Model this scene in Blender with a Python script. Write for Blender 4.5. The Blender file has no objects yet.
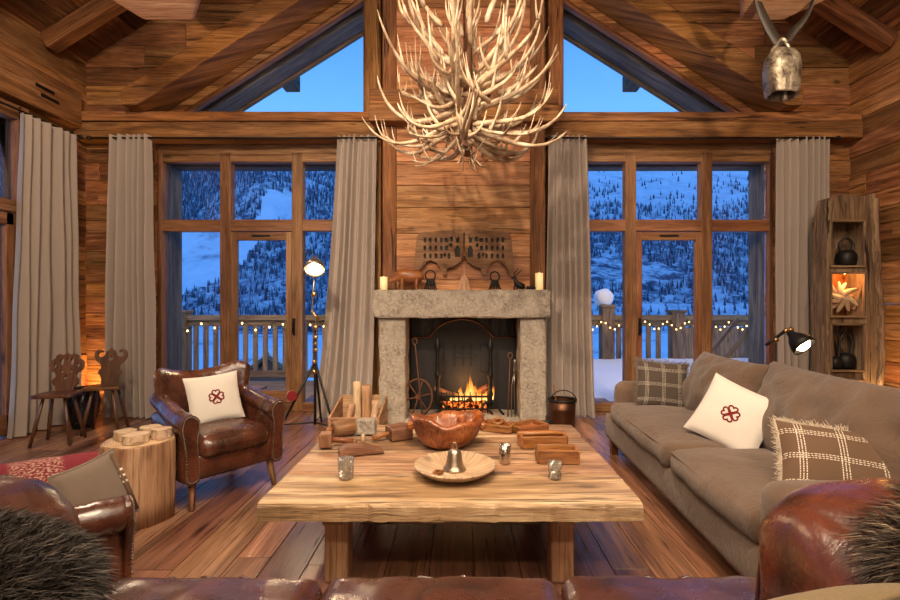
import bpy, math, random
from mathutils import Vector, Matrix, noise
R = math.radians
PI = math.pi
random.seed(7)
S = bpy.context.scene
COL = S.collection
# ------------------------------------------------------------------ camera
cam_data = bpy.data.cameras.new('camera')
cam = bpy.data.objects.new('camera', cam_data); COL.objects.link(cam)
cam_data.sensor_width = 36.0
cam_data.lens = 36.0 * 480.0 / 900.0
cam_data.shift_x = -9.0 / 900.0
cam_data.shift_y = 3.0 / 900.0
cam_data.clip_start = 0.05; cam_data.clip_end = 3000
cam.location = (0, 0, 1.3)
cam.rotation_euler = (R(90), 0, 0)
S.camera = cam
# ------------------------------------------------------------------ view
S.view_settings.view_transform = 'Standard'
S.view_settings.look = 'None'
S.view_settings.gamma = 1.0
S.view_settings.use_curve_mapping = False
S.view_settings.exposure = 0.12
# ------------------------------------------------------------------ dusk sky
W = bpy.data.worlds.new('dusk'); S.world = W; W.use_nodes = True
nt = W.node_tree; nt.nodes.clear()
tc = nt.nodes.new('ShaderNodeTexCoord'); sp = nt.nodes.new('ShaderNodeSeparateXYZ')
rp = nt.nodes.new('ShaderNodeValToRGB'); bg = nt.nodes.new('ShaderNodeBackground'); ow = nt.nodes.new('ShaderNodeOutputWorld')
nt.links.new(tc.outputs['Generated'], sp.inputs[0]); nt.links.new(sp.outputs['Z'], rp.inputs[0])
nt.links.new(rp.outputs[0], bg.inputs[0]); nt.links.new(bg.outputs[0], ow.inputs[0])
rp.color_ramp.elements[0].position = 0.0; rp.color_ramp.elements[0].color = (0.16, 0.33, 0.66, 1)
rp.color_ramp.elements[1].position = 0.70; rp.color_ramp.elements[1].color = (0.05, 0.18, 0.56, 1)
e = rp.color_ramp.elements.new(0.36); e.color = (0.085, 0.27, 0.64, 1)
e = rp.color_ramp.elements.new(0.55); e.color = (0.035, 0.16, 0.50, 1)
bg.inputs[1].default_value = 1.95

# ------------------------------------------------------------------ room lights: unseen spots and fills added out of frame
def spot(loc, target, power, angle=60, size=0.08, col=(1.0, 0.76, 0.52), blend=0.6):
    l = bpy.data.lights.new('warm_spot', 'SPOT'); l.energy = power; l.spot_size = R(angle)
    l.spot_blend = blend; l.shadow_soft_size = size; l.color = col
    o = bpy.data.objects.new('warm_spot', l); COL.objects.link(o); o.location = loc
    o.rotation_euler = (Vector(target) - Vector(loc)).to_track_quat('-Z', 'Y').to_euler()
    return o
def area(loc, target, power, sx, sy, col=(1.0, 0.80, 0.60)):
    l = bpy.data.lights.new('fill_area', 'AREA'); l.energy = power; l.shape = 'RECTANGLE'; l.size = sx; l.size_y = sy; l.color = col
    o = bpy.data.objects.new('fill_area', l); COL.objects.link(o); o.location = loc
    o.rotation_euler = (Vector(target) - Vector(loc)).to_track_quat('-Z', 'Y').to_euler()
    return o
def point(loc, power, size=0.05, col=(1.0, 0.62, 0.30)):
    l = bpy.data.lights.new('lamp', 'POINT'); l.energy = power; l.shadow_soft_size = size; l.color = col
    o = bpy.data.objects.new('lamp', l); COL.objects.link(o); o.location = loc
    return o
spot((-1.3, 0.4, 4.3), (0.1, 5.2, 2.0), 700, 58, 0.07)            # chimney breast and chandelier
spot((0.3, 1.0, 4.6), (0.0, 2.8, 0.4), 520, 62, 0.10)             # coffee table
spot((-3.2, 4.6, 3.9), (-1.3, 2.9, 0.2), 200, 75, 0.10)           # armchair
spot((-1.0, 2.0, 4.6), (2.0, 2.8, 0.5), 215, 66, 0.10)            # fabric sofa
spot((2.2, 1.6, 4.3), (4.0, 5.4, 1.3), 290, 80, 0.12)             # right corner
spot((-2.0, 1.6, 4.3), (-4.0, 5.4, 1.4), 280, 80, 0.12)           # left corner
spot((1.0, -0.6, 3.0), (0.9, 1.6, 0.5), 110, 80, 0.12)            # leather sofa
spot((-1.0, -0.6, 3.0), (-1.3, 1.7, 0.5), 90, 80, 0.12)
for s_ in (-1, 1): spot((s_ * 2.5, 1.2, 2.3), (s_ * 2.72, 4.2, 3.9), 420, 20, 0.05)  # unseen mid-air spots added to light the beam stubs from below
area((0, -1.6, 1.6), (0, 4.2, 4.4), 42, 3.0, 1.2)  # unseen upward fill added behind the camera for beam undersides
area((0, 0.3, 3.9), (0, 4.5, 1.4), 190, 4.5, 1.6)                 # unseen fill area added to brighten the whole room
point((0.0, 3.4, 4.6), 25, 0.5)                                   # unseen fill point added under the roof

# ------------------------------------------------------------------ helpers: meshes
def basis(d):
    d = d.normalized(); up = Vector((0, 0, 1)) if abs(d.z) < 0.95 else Vector((1, 0, 0))
    x = d.cross(up).normalized(); return x, d.cross(x).normalized() * -1
class MB:
    def __init__(s): s.v = []; s.f = []; s.uv = []; s.r = []; s.sm = []; s.M = None
    def P(s, p):
        p = Vector(p); return s.M @ p if s.M else p
    def face(s, idx, uvs, rnd, smooth=False):
        s.f.append(idx); s.uv.extend(uvs); s.r.append(rnd); s.sm.append(smooth)
    def box(s, c, size, rot=None, rnd=None, taper=1.0, jit=0.0):
        """box centred at c; rot: euler tuple (radians) or Matrix; taper scales the top in x,y"""
        rnd = random.random() if rnd is None else rnd
        m = Matrix() if rot is None else (rot.to_4x4() if isinstance(rot, Matrix) else Matrix.Rotation(rot[2], 4, 'Z') @ Matrix.Rotation(rot[1], 4, 'Y') @ Matrix.Rotation(rot[0], 4, 'X'))
        h = [a / 2 for a in size]; L = max(range(3), key=lambda i: size[i]); b = len(s.v)
        loc = []
        for z in (-1, 1):
            for y in (-1, 1):
                for x in (-1, 1):
                    t = taper if z > 0 else 1.0
                    p = Vector((x * h[0] * t, y * h[1] * t, z * h[2]))
                    if jit: p += Vector([random.uniform(-jit, jit) for _ in range(3)])
                    loc.append(p); s.v.append(s.P(Vector(c) + m @ p))
        for q, ax in (((0, 2, 3, 1), 2), ((4, 5, 7, 6), 2), ((0, 1, 5, 4), 1), ((2, 6, 7, 3), 1), ((0, 4, 6, 2), 0), ((1, 3, 7, 5), 0)):
            oth = [i for i in range(3) if i != ax]
            if L in oth: ua = L; va = [i for i in oth if i != L][0]
            else: ua, va = oth
            s.face([b + i for i in q], [(loc[i][ua], loc[i][va] + ax * 0.37) for i in q], rnd)
        return s
    def beam(s, a, b, w, h, rnd=None, roll=0.0):
        """rectangular beam from a to b, w across (horizontal), h tall"""
        a = Vector(a); b = Vector(b); d = b - a; x, y = basis(d)
        m = Matrix((d.normalized(), x, d.normalized().cross(x))).transposed()
        if roll: m = m @ Matrix.Rotation(roll, 3, 'X')
        return s.box((a + b) / 2, (d.length, w, h), m, rnd)
    def tube(s, pts, rad, n=8, rnd=None, cap=True, close=False, flat=1.0):
        rnd = random.random() if rnd is None else rnd
        pts = [Vector(p) for p in pts]; k = len(pts)
        if not hasattr(rad, '__len__'): rad = [rad] * k
        b = len(s.v); L = 0; x = None; ls = []
        for i, p in enumerate(pts):
            if close: d = pts[(i + 1) % k] - pts[i - 1]
            else: d = pts[min(i + 1, k - 1)] - pts[max(i - 1, 0)]
            if d.length < 1e-9: d = Vector((0, 0, 1))
            d.normalize()
            if x is None: x, _ = basis(d)
            else:
                x = x - d * x.dot(d)
                x = x.normalized() if x.length > 1e-6 else basis(d)[0]
            y = d.cross(x)
            if i: L += (p - pts[i - 1]).length
            ls.append(L)
            for j in range(n):
                a = 2 * PI * j / n
                s.v.append(s.P(p + (x * math.cos(a) + y * math.sin(a) * flat) * rad[i]))
        for i in range(k if close else k - 1):
            i2 = (i + 1) % k
            for j in range(n):
                j2 = (j + 1) % n; c = 2 * PI * max(rad[i], 1e-4) / n
                s.face([b + i * n + j, b + i * n + j2, b + i2 * n + j2, b + i2 * n + j],
                       [(ls[i], j * c), (ls[i], (j + 1) * c), (ls[i2], (j + 1) * c), (ls[i2], j * c)], rnd, True)
        if cap and not close:
            for i0, rev in ((0, True), (k - 1, False)):
                q = [b + i0 * n + j for j in range(n)]
                if rev: q.reverse()
                s.face(q, [(rad[i0] * math.cos(2 * PI * j / n), rad[i0] * math.sin(2 * PI * j / n)) for j in range(n)], rnd)
        return s
    def cyl(s, a, b, r, r2=None, n=16, rnd=None): return s.tube([a, b], [r, r if r2 is None else r2], n, rnd)
    def lathe(s, prof, c=(0, 0, 0), n=32, rnd=None, wob=None, ax=None, caps=True):
        """prof: (r, z) list; wob(angle, z) -> radius factor"""
        rnd = random.random() if rnd is None else rnd
        b = len(s.v); L = 0; k = len(prof); c = Vector(c)
        m = ax if ax else Matrix.Identity(3)
        for i, (r, z) in enumerate(prof):
            for j in range(n):
                a = 2 * PI * j / n; w = wob(a, z) if wob else 1.0
                s.v.append(s.P(c + m @ Vector((r * w * math.cos(a), r * w * math.sin(a), z))))
        for i in range(k - 1):
            dl = math.hypot(prof[i + 1][0] - prof[i][0], prof[i + 1][1] - prof[i][1])
            for j in range(n):
                j2 = (j + 1) % n; cc = 2 * PI / n * 0.15
                s.face([b + i * n + j, b + i * n + j2, b + (i + 1) * n + j2, b + (i + 1) * n + j],
                       [(L, j * cc), (L, (j + 1) * cc), (L + dl, (j + 1) * cc), (L + dl, j * cc)], rnd, True)
            L += dl
        for i0, rev in ((0, True), (k - 1, False)):
            if caps and prof[i0][0] > 1e-4:
                q = [b + i0 * n + j for j in range(n)]
                if rev: q.reverse()
                s.face(q, [(prof[i0][0] * math.cos(2 * PI * j / n), prof[i0][0] * math.sin(2 * PI * j / n)) for j in range(n)], rnd)
        return s
    def prism(s, pts, z0, z1, rnd=None, smooth=False):
        """pts: 2-D outline (x,y) extruded z0..z1"""
        rnd = random.random() if rnd is None else rnd; b = len(s.v); n = len(pts)
        for z in (z0, z1):
            for x, y in pts: s.v.append(s.P((x, y, z)))
        s.face([b + i for i in range(n)][::-1], [pts[i] for i in range(n)][::-1], rnd)
        s.face([b + n + i for i in range(n)], [pts[i] for i in range(n)], rnd)
        for i in range(n):
            j = (i + 1) % n
            s.face([b + i, b + j, b + n + j, b + n + i], [pts[i], pts[j], (pts[j][0], pts[j][1] + z1 - z0), (pts[i][0], pts[i][1] + z1 - z0)], rnd, smooth)
        return s
    def grid(s, fn, nu, nv, rnd=0.5, cu=False, flip=False):
        b = len(s.v)
        for i in range(nu + (0 if cu else 1)):
            for j in range(nv + 1): s.v.append(s.P(fn(i / nu, j / nv)))
        for i in range(nu):
            i2 = (i + 1) % nu if cu else i + 1
            for j in range(nv):
                q = [b + i * (nv + 1) + j, b + i2 * (nv + 1) + j, b + i2 * (nv + 1) + j + 1, b + i * (nv + 1) + j + 1]
                uv = [(i / nu, j / nv), ((i + 1) / nu, j / nv), ((i + 1) / nu, (j + 1) / nv), (i / nu, (j + 1) / nv)]
                if flip: q.reverse(); uv.reverse()
                s.face(q, uv, rnd, True)
        return s
    def soft(s, c, size, r=0.05, n=10, bulge=0.0, amp=0.0, ns=6.0, rot=None, seed=0.0, warp=None):
        """upholstered block: rounded box with a bulge and uneven skin"""
        m = Matrix() if rot is None else Matrix.Rotation(rot[2], 4, 'Z') @ Matrix.Rotation(rot[1], 4, 'Y') @ Matrix.Rotation(rot[0], 4, 'X')
        h = Vector(size) / 2; r = min(r, min(h) * 0.98); c = Vector(c)
        cnt = [max(4, int(n * size[i] / max(size)) + 3) for i in range(3)]
        cache = {}
        def co(k, i):   # denser near the rim
            t = i / cnt[k]; t = 0.5 - 0.5 * math.cos(PI * t) if True else t
            return (t * 2 - 1) * 0.6 + (i / cnt[k] * 2 - 1) * 0.4
        def vert(key):
            if key in cache: return cache[key]
            u = Vector([co(k, key[k]) for k in range(3)])
            p = Vector([u[k] * h[k] for k in range(3)])
            inn = Vector([max(-h[k] + r, min(h[k] - r, p[k])) for k in range(3)])
            d = p - inn
            if d.length > 1e-9: d.normalize()
            q = inn + d * r
            f = [(1 - u[1] ** 2) * (1 - u[2] ** 2), (1 - u[0] ** 2) * (1 - u[2] ** 2), (1 - u[0] ** 2) * (1 - u[1] ** 2)]
            for k in range(3):
                if key[k] in (0, cnt[k]): q[k] += math.copysign(bulge * f[k], u[k])
            if amp:
                nv = noise.noise_vector(q * ns + Vector((seed, seed * 2, 0))) * amp; q += nv
            if warp: q = warp(q, u)
            s.v.append(s.P(c + m @ q)); cache[key] = len(s.v) - 1; return cache[key]
        for ax in range(3):
            a, b_ = [k for k in range(3) if k != ax]
            for side in (0, cnt[ax]):
                for i in range(cnt[a]):
                    for j in range(cnt[b_]):
                        ks = []
                        for di, dj in ((0, 0), (1, 0), (1, 1), (0, 1)):
                            key = [0, 0, 0]; key[ax] = side; key[a] = i + di; key[b_] = j + dj; ks.append(tuple(key))
                        if (side == 0) != (ax == 1): ks.reverse()
                        s.face([vert(k) for k in ks], [(co(a, k[a]) * h[a], co(b_, k[b_]) * h[b_]) for k in ks], 0.5, True)
        return s
    def build(s, name, mat, parent=None, bevel=0.0, seg=2, sub=0, auto=None, origin=None):
        me = bpy.data.meshes.new(name)
        o0 = Vector(origin) if origin is not None else None
        me.from_pydata([tuple(v - o0) if o0 else tuple(v) for v in s.v], [], s.f)
        uvl = me.uv_layers.new(name='UVMap'); flat = []
        for a in s.uv: flat.extend((a[0], a[1]))
        uvl.data.foreach_set('uv', flat)
        at = me.attributes.new('rnd', 'FLOAT', 'FACE'); at.data.foreach_set('value', s.r)
        me.polygons.foreach_set('use_smooth', s.sm); me.update()
        me.materials.append(mat)
        o = bpy.data.objects.new(name, me); COL.objects.link(o)
        if o0: o.location = o0
        if parent: o.parent = parent
        if bevel:
            b = o.modifiers.new('bevel', 'BEVEL'); b.width = bevel; b.segments = seg; b.limit_method = 'ANGLE'; b.angle_limit = R(40)
        if sub:
            b = o.modifiers.new('sub', 'SUBSURF'); b.levels = sub; b.render_levels = sub
        return o
def tag(o, label=None, cat=None, group=None, kind=None):
    if label: o['label'] = label
    if cat: o['category'] = cat
    if group: o['group'] = group
    if kind: o['kind'] = kind
    return o
def struct(o): o['kind'] = 'structure'; return o
def thing(name, label, cat, loc=(0, 0, 0), rz=0.0, group=None):
    o = bpy.data.objects.new(name, None); COL.objects.link(o); o.location = loc; o.rotation_euler = (0, 0, rz)
    o.empty_display_size = 0.1
    return tag(o, label, cat, group)
def copy_tree(o, parent=None):
    c = o.copy(); COL.objects.link(c); c.parent = parent
    for ch in list(o.children): copy_tree(ch, c)
    return c
def plate(outline, holes, th, bev=0.0):
    """flat board cut from an outline with holes (xy), thickness th along z -> mesh"""
    cu = bpy.data.curves.new('p', 'CURVE'); cu.dimensions = '2D'; cu.fill_mode = 'BOTH'; cu.extrude = th / 2; cu.bevel_depth = bev; cu.offset = -bev
    for pl in [outline] + holes:
        sp_ = cu.splines.new('POLY'); sp_.points.add(len(pl) - 1)
        for i, (x, y) in enumerate(pl): sp_.points[i].co = (x, y, 0, 1)
        sp_.use_cyclic_u = True
    o = bpy.data.objects.new('p', cu); COL.objects.link(o)
    dg = bpy.context.evaluated_depsgraph_get(); dg.update()
    me = bpy.data.meshes.new_from_object(o.evaluated_get(dg))
    bpy.data.objects.remove(o); bpy.data.curves.remove(cu)
    return me
def plate_obj(name, outline, holes, th, mat, parent=None, M=None, bev=0.0, vert_grain=False):
    me = plate(outline, holes, th, bev)
    while me.uv_layers: me.uv_layers.remove(me.uv_layers[0])
    uvl = me.uv_layers.new(name='UVMap')
    for lp in me.loops:
        p = me.vertices[lp.vertex_index].co
        uvl.data[lp.index].uv = (p.y, p.x + p.z) if vert_grain else (p.x, p.y + p.z)
    at = me.attributes.new('rnd', 'FLOAT', 'FACE'); r_ = random.random(); at.data.foreach_set('value', [r_] * len(me.polygons))
    if M: me.transform(M)
    me.materials.clear(); me.materials.append(mat)
    me.name = name
    o = bpy.data.objects.new(name, me); COL.objects.link(o)
    if parent: o.parent = parent
    return o
def smooth_closed(pts, n=6):
    out = []; k = len(pts)
    for i in range(k):
        p0, p1, p2, p3 = [Vector(pts[(i + j) % k] + ((0,) if len(pts[0]) == 2 else ())) for j in (-1, 0, 1, 2)]
        for q in range(n):
            t = q / n
            v = 0.5 * ((2 * p1) + (p2 - p0) * t + (2 * p0 - 5 * p1 + 4 * p2 - p3) * t * t + (3 * p1 - p0 - 3 * p2 + p3) * t ** 3)
            out.append((v.x, v.y) if len(pts[0]) == 2 else v)
    return out
def smooth_open(pts, n=6):
    pts = [Vector(p) for p in pts]; out = []; k = len(pts)
    for i in range(k - 1):
        p0 = pts[max(i - 1, 0)]; p1 = pts[i]; p2 = pts[i + 1]; p3 = pts[min(i + 2, k - 1)]
        for q in range(n):
            t = q / n
            out.append(0.5 * ((2 * p1) + (p2 - p0) * t + (2 * p0 - 5 * p1 + 4 * p2 - p3) * t * t + (3 * p1 - p0 - 3 * p2 + p3) * t ** 3))
    out.append(pts[-1]); return out
def heart(s, cx=0, cy=0, rot=0, n=24):
    o = []
    for i in range(n):
        t = 2 * PI * i / n
        x = 16 * math.sin(t) ** 3 / 17; y = (13 * math.cos(t) - 5 * math.cos(2 * t) - 2 * math.cos(3 * t) - math.cos(4 * t)) / 17
        x *= s; y *= s
        o.append((cx + x * math.cos(rot) - y * math.sin(rot), cy + x * math.sin(rot) + y * math.cos(rot)))
    return o

# ------------------------------------------------------------------ helpers: materials
class NT:
    def __init__(s, name):
        s.m = bpy.data.materials.new(name); s.m.use_nodes = True; s.t = s.m.node_tree; s.t.nodes.clear()
        s.out = s.n('ShaderNodeOutputMaterial')
    def n(s, ty, **kw):
        x = s.t.nodes.new(ty)
        for k, v in kw.items():
            if k.startswith('i_'):
                key = k[2:]; x.inputs[int(key) if key.isdigit() else key.replace('_', ' ')].default_value = v
            else: setattr(x, k, v)
        return x
    def l(s, a, b): s.t.links.new(a, b)
    def math(s, op, a, b=None, c=None):
        x = s.n('ShaderNodeMath', operation=op)
        for i, q in enumerate((a, b, c)):
            if q is None: continue
            if hasattr(q, 'is_linked'): s.l(q, x.inputs[i])
            else: x.inputs[i].default_value = q
        return x.outputs[0]
    def ramp(s, fac, stops):
        x = s.n('ShaderNodeValToRGB'); el = x.color_ramp.elements
        el[0].position, el[0].color = stops[0][0], (*stops[0][1], 1)
        el[1].position, el[1].color = stops[-1][0], (*stops[-1][1], 1)
        for p, c in stops[1:-1]: e_ = el.new(p); e_.color = (*c, 1)
        s.l(fac, x.inputs[0]); return x.outputs[0]
    def mix(s, fac, a, b, mode='MIX'):
        x = s.n('ShaderNodeMix', data_type='RGBA', blend_type=mode)
        for q, i in ((fac, 0), (a, 6), (b, 7)):
            if hasattr(q, 'is_linked'): s.l(q, x.inputs[i])
            else: x.inputs[i].default_value = q if i == 0 else (*q, 1)
        return x.outputs[2]
    def noise(s, vec, scale, detail=4, dist=0.0, rough=0.55):
        x = s.n('ShaderNodeTexNoise'); x.inputs['Scale'].default_value = scale; x.inputs['Detail'].default_value = detail
        x.inputs['Distortion'].default_value = dist; x.inputs['Roughness'].default_value = rough; s.l(vec, x.inputs['Vector']); return x.outputs['Fac']
    def bsdf(s, col, rough=0.5, bump=None, bstr=0.3, bdist=0.01, **kw):
        p = s.n('ShaderNodeBsdfPrincipled')
        if hasattr(col, 'is_linked'): s.l(col, p.inputs['Base Color'])
        else: p.inputs['Base Color'].default_value = (*col, 1)
        if hasattr(rough, 'is_linked'): s.l(rough, p.inputs['Roughness'])
        else: p.inputs['Roughness'].default_value = rough
        for k, v in kw.items(): p.inputs[k.replace('_', ' ')].default_value = v
        if bump is not None:
            b = s.n('ShaderNodeBump'); b.inputs['Strength'].default_value = bstr; b.inputs['Distance'].default_value = bdist
            s.l(bump, b.inputs['Height']); s.l(b.outputs[0], p.inputs['Normal'])
        s.l(p.outputs[0], s.out.inputs[0]); return s.m
    def obj(s): return s.n('ShaderNodeTexCoord').outputs['Object']
def wood(name, dark, mid, light, rough=0.6, var=0.35, bump=0.5, across=9.0, along=1.0, spec=0.3, crack=0.5):
    t = NT(name); uv = t.n('ShaderNodeTexCoord').outputs['UV']; rn = t.n('ShaderNodeAttribute', attribute_name='rnd').outputs['Fac']
    sx = t.n('ShaderNodeSeparateXYZ'); t.l(uv, sx.inputs[0])
    def vec(a, b, k):
        c = t.n('ShaderNodeCombineXYZ')
        t.l(t.math('MULTIPLY_ADD', sx.outputs[0], a, t.math('MULTIPLY', rn, 47.0 + k)), c.inputs[0])
        t.l(t.math('MULTIPLY_ADD', sx.outputs[1], b, t.math('MULTIPLY', rn, 91.0 + k)), c.inputs[1])
        return c.outputs[0]
    n1 = t.noise(vec(1.1 * along, across, 0), 1.0, 6, 0.9, 0.6)
    n2 = t.noise(vec(3.0 * along, across * 9, 3), 1.0, 4, 0.3, 0.65)
    n3 = t.noise(vec(0.7 * along, 2.2, 7), 1.0, 3, 0.2)
    vo = t.n('ShaderNodeTexVoronoi'); vo.inputs['Scale'].default_value = 1.0; t.l(vec(1.5 * along, 4.0, 5), vo.inputs['Vector'])
    knot = t.ramp(vo.outputs['Distance'], [(0.03, (0, 0, 0)), (0.13, (1, 1, 1))])
    col = t.ramp(n1, [(0.28, dark), (0.5, mid), (0.74, light)])
    col = t.mix(t.math('MULTIPLY', t.ramp(n2, [(0.32, (1, 1, 1)), (0.52, (0, 0, 0))]), 0.78), col, tuple(c * 0.45 for c in dark))
    cr = t.ramp(t.noise(vec(0.8 * along, across * 1.6, 11), 1.0, 3, 1.2), [(0.33, (1, 1, 1)), (0.37, (0, 0, 0))])
    col = t.mix(t.math('MULTIPLY', cr, crack), col, tuple(c * 0.2 for c in dark))
    col = t.mix(0.75, col, t.mix(knot, tuple(c * 0.3 for c in dark), (1, 1, 1)), 'MULTIPLY')
    hs = t.n('ShaderNodeHueSaturation'); t.l(col, hs.inputs['Color'])
    rr = t.math('FRACT', t.math('MULTIPLY', rn, 13.7))
    t.l(t.math('MULTIPLY_ADD', rr, 2 * var, 1 - var), hs.inputs['Value'])
    t.l(t.math('MULTIPLY_ADD', t.math('FRACT', t.math('MULTIPLY', rn, 29.1)), 0.02, 0.49), hs.inputs['Hue'])
    t.l(t.math('MULTIPLY_ADD', n3, 0.3, 0.88), hs.inputs['Saturation'])
    h = t.math('ADD', t.math('MULTIPLY', n1, 0.8), t.math('SUBTRACT', t.math('MULTIPLY', n2, 0.5), t.math('MULTIPLY', cr, 0.8)))
    ro = t.math('MULTIPLY_ADD', n2, 0.25, rough - 0.12)
    return t.bsdf(hs.outputs[0], ro, h, bump, 0.008, Specular_IOR_Level=spec)
def plain(name, col, rough=0.5, metal=0.0, var=0.12, scale=8.0, bump=0.1, bdist=0.004, **kw):
    t = NT(name); n = t.noise(t.obj(), scale, 5)
    c = t.mix(n, tuple(x * (1 - var) for x in col), tuple(min(1, x * (1 + var)) for x in col))
    return t.bsdf(c, rough, t.noise(t.obj(), scale * 4, 4), bump, bdist, Metallic=metal, **kw)
def leather(name, dark, mid, rough=0.27):
    t = NT(name); o = t.obj(); n = t.noise(o, 5.0, 5, 0.8); n2 = t.noise(o, 26, 4)
    c = t.ramp(n, [(0.3, dark), (0.55, mid), (0.75, tuple(x * 1.5 for x in mid))])
    vo = t.n('ShaderNodeTexVoronoi', feature='DISTANCE_TO_EDGE'); vo.inputs['Scale'].default_value = 9; 
    wv = t.n('ShaderNodeVectorMath', operation='ADD'); t.l(o, wv.inputs[0])
    nn = t.n('ShaderNodeTexNoise'); nn.inputs['Scale'].default_value = 4; t.l(o, nn.inputs['Vector'])
    sc = t.n('ShaderNodeVectorMath', operation='SCALE'); sc.inputs['Scale'].default_value = 0.35; t.l(nn.outputs['Color'], sc.inputs[0]); t.l(sc.outputs[0], wv.inputs[1])
    t.l(wv.outputs[0], vo.inputs['Vector'])
    crease = t.ramp(vo.outputs['Distance'], [(0.0, (0, 0, 0)), (0.03, (1, 1, 1))])
    c = t.mix(0.12, c, t.mix(crease, (1.9, 1.7, 1.5), (1, 1, 1)), 'MULTIPLY')
    h = t.math('ADD', t.math('MULTIPLY', crease, 0.03), t.math('ADD', t.math('MULTIPLY', n2, 0.35), t.math('MULTIPLY', n, 1.4)))
    ro = t.math('MULTIPLY_ADD', n2, 0.25, rough - 0.1)
    return t.bsdf(c, ro, h, 0.35, 0.015, Specular_IOR_Level=0.7, Coat_Weight=0.25, Coat_Roughness=0.2)
def fabric(name, col, rough=0.9, scale=350, var=0.15, sheen=0.25, big=5.0, bd=0.008, wr=0.0):
    t = NT(name); o = t.obj(); n = t.noise(o, big, 5, 0.5); w = t.noise(o, scale, 2)
    c = t.mix(n, tuple(x * (1 - var) for x in col), tuple(min(1, x * (1 + var)) for x in col))
    c = t.mix(t.math('MULTIPLY', w, 0.5), c, tuple(x * 0.55 for x in col))
    h = t.math('ADD', t.math('MULTIPLY', w, 0.3), t.math('MULTIPLY', n, 1.0))
    if wr:
        r_ = t.noise(o, 6.5, 3, 1.6, 0.4); h = t.math('SUBTRACT', h, t.math('MULTIPLY', t.math('POWER', t.math('SUBTRACT', 1.0, t.math('MULTIPLY', t.math('ABSOLUTE', t.math('SUBTRACT', r_, 0.5)), 5.0)), 3.0), wr))
    return t.bsdf(c, rough, h, 0.45, bd, Sheen_Weight=sheen, Specular_IOR_Level=0.2)
def plaid(name, base, line):
    t = NT(name); uv = t.n('ShaderNodeTexCoord').outputs['UV']; sx = t.n('ShaderNodeSeparateXYZ'); t.l(uv, sx.inputs[0])
    def lines(a, b):
        f = t.math('FRACT', t.math('MULTIPLY', sx.outputs[a], 3.0))
        res = None
        for c0 in (0.40, 0.48, 0.56):
            d = t.math('LESS_THAN', t.math('ABSOLUTE', t.math('SUBTRACT', f, c0)), 0.014)
            res = d if res is None else t.math('MAXIMUM', res, d)
        dash = t.math('GREATER_THAN', t.math('FRACT', t.math('ADD', t.math('MULTIPLY', sx.outputs[b], 34.0), t.math('MULTIPLY', t.noise(uv, 18, 2), 1.5))), 0.35)
        return t.math('MULTIPLY', res, dash)
    m = t.math('MAXIMUM', lines(0, 1), lines(1, 0))
    n = t.noise(uv, 160, 3)
    c = t.mix(n, tuple(x * 0.6 for x in base), tuple(x * 1.3 for x in base))
    return t.bsdf(t.mix(m, c, line), 0.95, t.math('ADD', t.math('MULTIPLY', m, 0.8), n), 0.5, 0.004, Specular_IOR_Level=0.1)
def emit(name, col, strength):
    t = NT(name); e_ = t.n('ShaderNodeEmission'); e_.inputs[0].default_value = (*col, 1); e_.inputs[1].default_value = strength
    t.l(e_.outputs[0], t.out.inputs[0]); return t.m

M = {}
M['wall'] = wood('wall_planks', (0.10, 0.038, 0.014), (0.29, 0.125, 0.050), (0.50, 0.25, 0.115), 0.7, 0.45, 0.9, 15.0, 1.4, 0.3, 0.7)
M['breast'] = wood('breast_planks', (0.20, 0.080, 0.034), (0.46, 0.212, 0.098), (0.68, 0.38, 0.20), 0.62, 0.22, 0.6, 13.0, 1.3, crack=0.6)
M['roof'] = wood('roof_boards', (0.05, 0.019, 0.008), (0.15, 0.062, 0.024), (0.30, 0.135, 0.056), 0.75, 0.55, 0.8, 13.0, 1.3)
M['beam'] = wood('old_beams', (0.085, 0.032, 0.013), (0.25, 0.105, 0.040), (0.44, 0.21, 0.092), 0.7, 0.25, 0.8, crack=0.8)
M['frame'] = wood('window_timber', (0.11, 0.045, 0.020), (0.23, 0.105, 0.050), (0.34, 0.18, 0.092), 0.55, 0.15, 0.3, crack=0.25)
M['floor'] = wood('floor_boards', (0.085, 0.038, 0.023), (0.24, 0.115, 0.068), (0.42, 0.225, 0.14), 0.30, 0.32, 0.25, 7.0, 0.7, 0.5, 0.25)
M['grey'] = wood('weathered_timber', (0.07, 0.06, 0.055), (0.18, 0.155, 0.13), (0.30, 0.26, 0.22), 0.8, 0.2, 0.6)
M['rail'] = wood('balcony_timber', (0.11, 0.075, 0.045), (0.24, 0.17, 0.11), (0.36, 0.26, 0.17), 0.8, 0.2, 0.4, crack=0.3)
M['table'] = wood('table_slab', (0.09, 0.045, 0.024), (0.36, 0.21, 0.115), (0.64, 0.45, 0.28), 0.42, 0.14, 1.0, 9.0, 1.1, 0.5, 0.75)
M['stump'] = wood('stump_wood', (0.20, 0.095, 0.048), (0.38, 0.215, 0.12), (0.54, 0.35, 0.215), 0.6, 0.1, 0.5, 8.0, 1.0, 0.3, 0.12)
M['pale'] = wood('pale_wood', (0.34, 0.22, 0.13), (0.52, 0.37, 0.235), (0.66, 0.51, 0.36), 0.6, 0.1, 0.3, 14.0, 2.0, 0.3, 0.2)
M['dark_wood'] = wood('dark_chair_wood', (0.045, 0.018, 0.009), (0.12, 0.048, 0.022), (0.22, 0.095, 0.042), 0.35, 0.1, 0.25, 16, 2.0, 0.5, 0.2)
M['red_wood'] = wood('mould_wood', (0.12, 0.038, 0.014), (0.29, 0.105, 0.036), (0.46, 0.20, 0.08), 0.4, 0.2, 0.3, 20, 3.0, 0.5, 0.2)
M['brown_wood'] = wood('mallet_wood', (0.10, 0.045, 0.022), (0.22, 0.105, 0.052), (0.36, 0.19, 0.10), 0.5, 0.2, 0.4, 20, 3.0, 0.4, 0.3)
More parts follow.
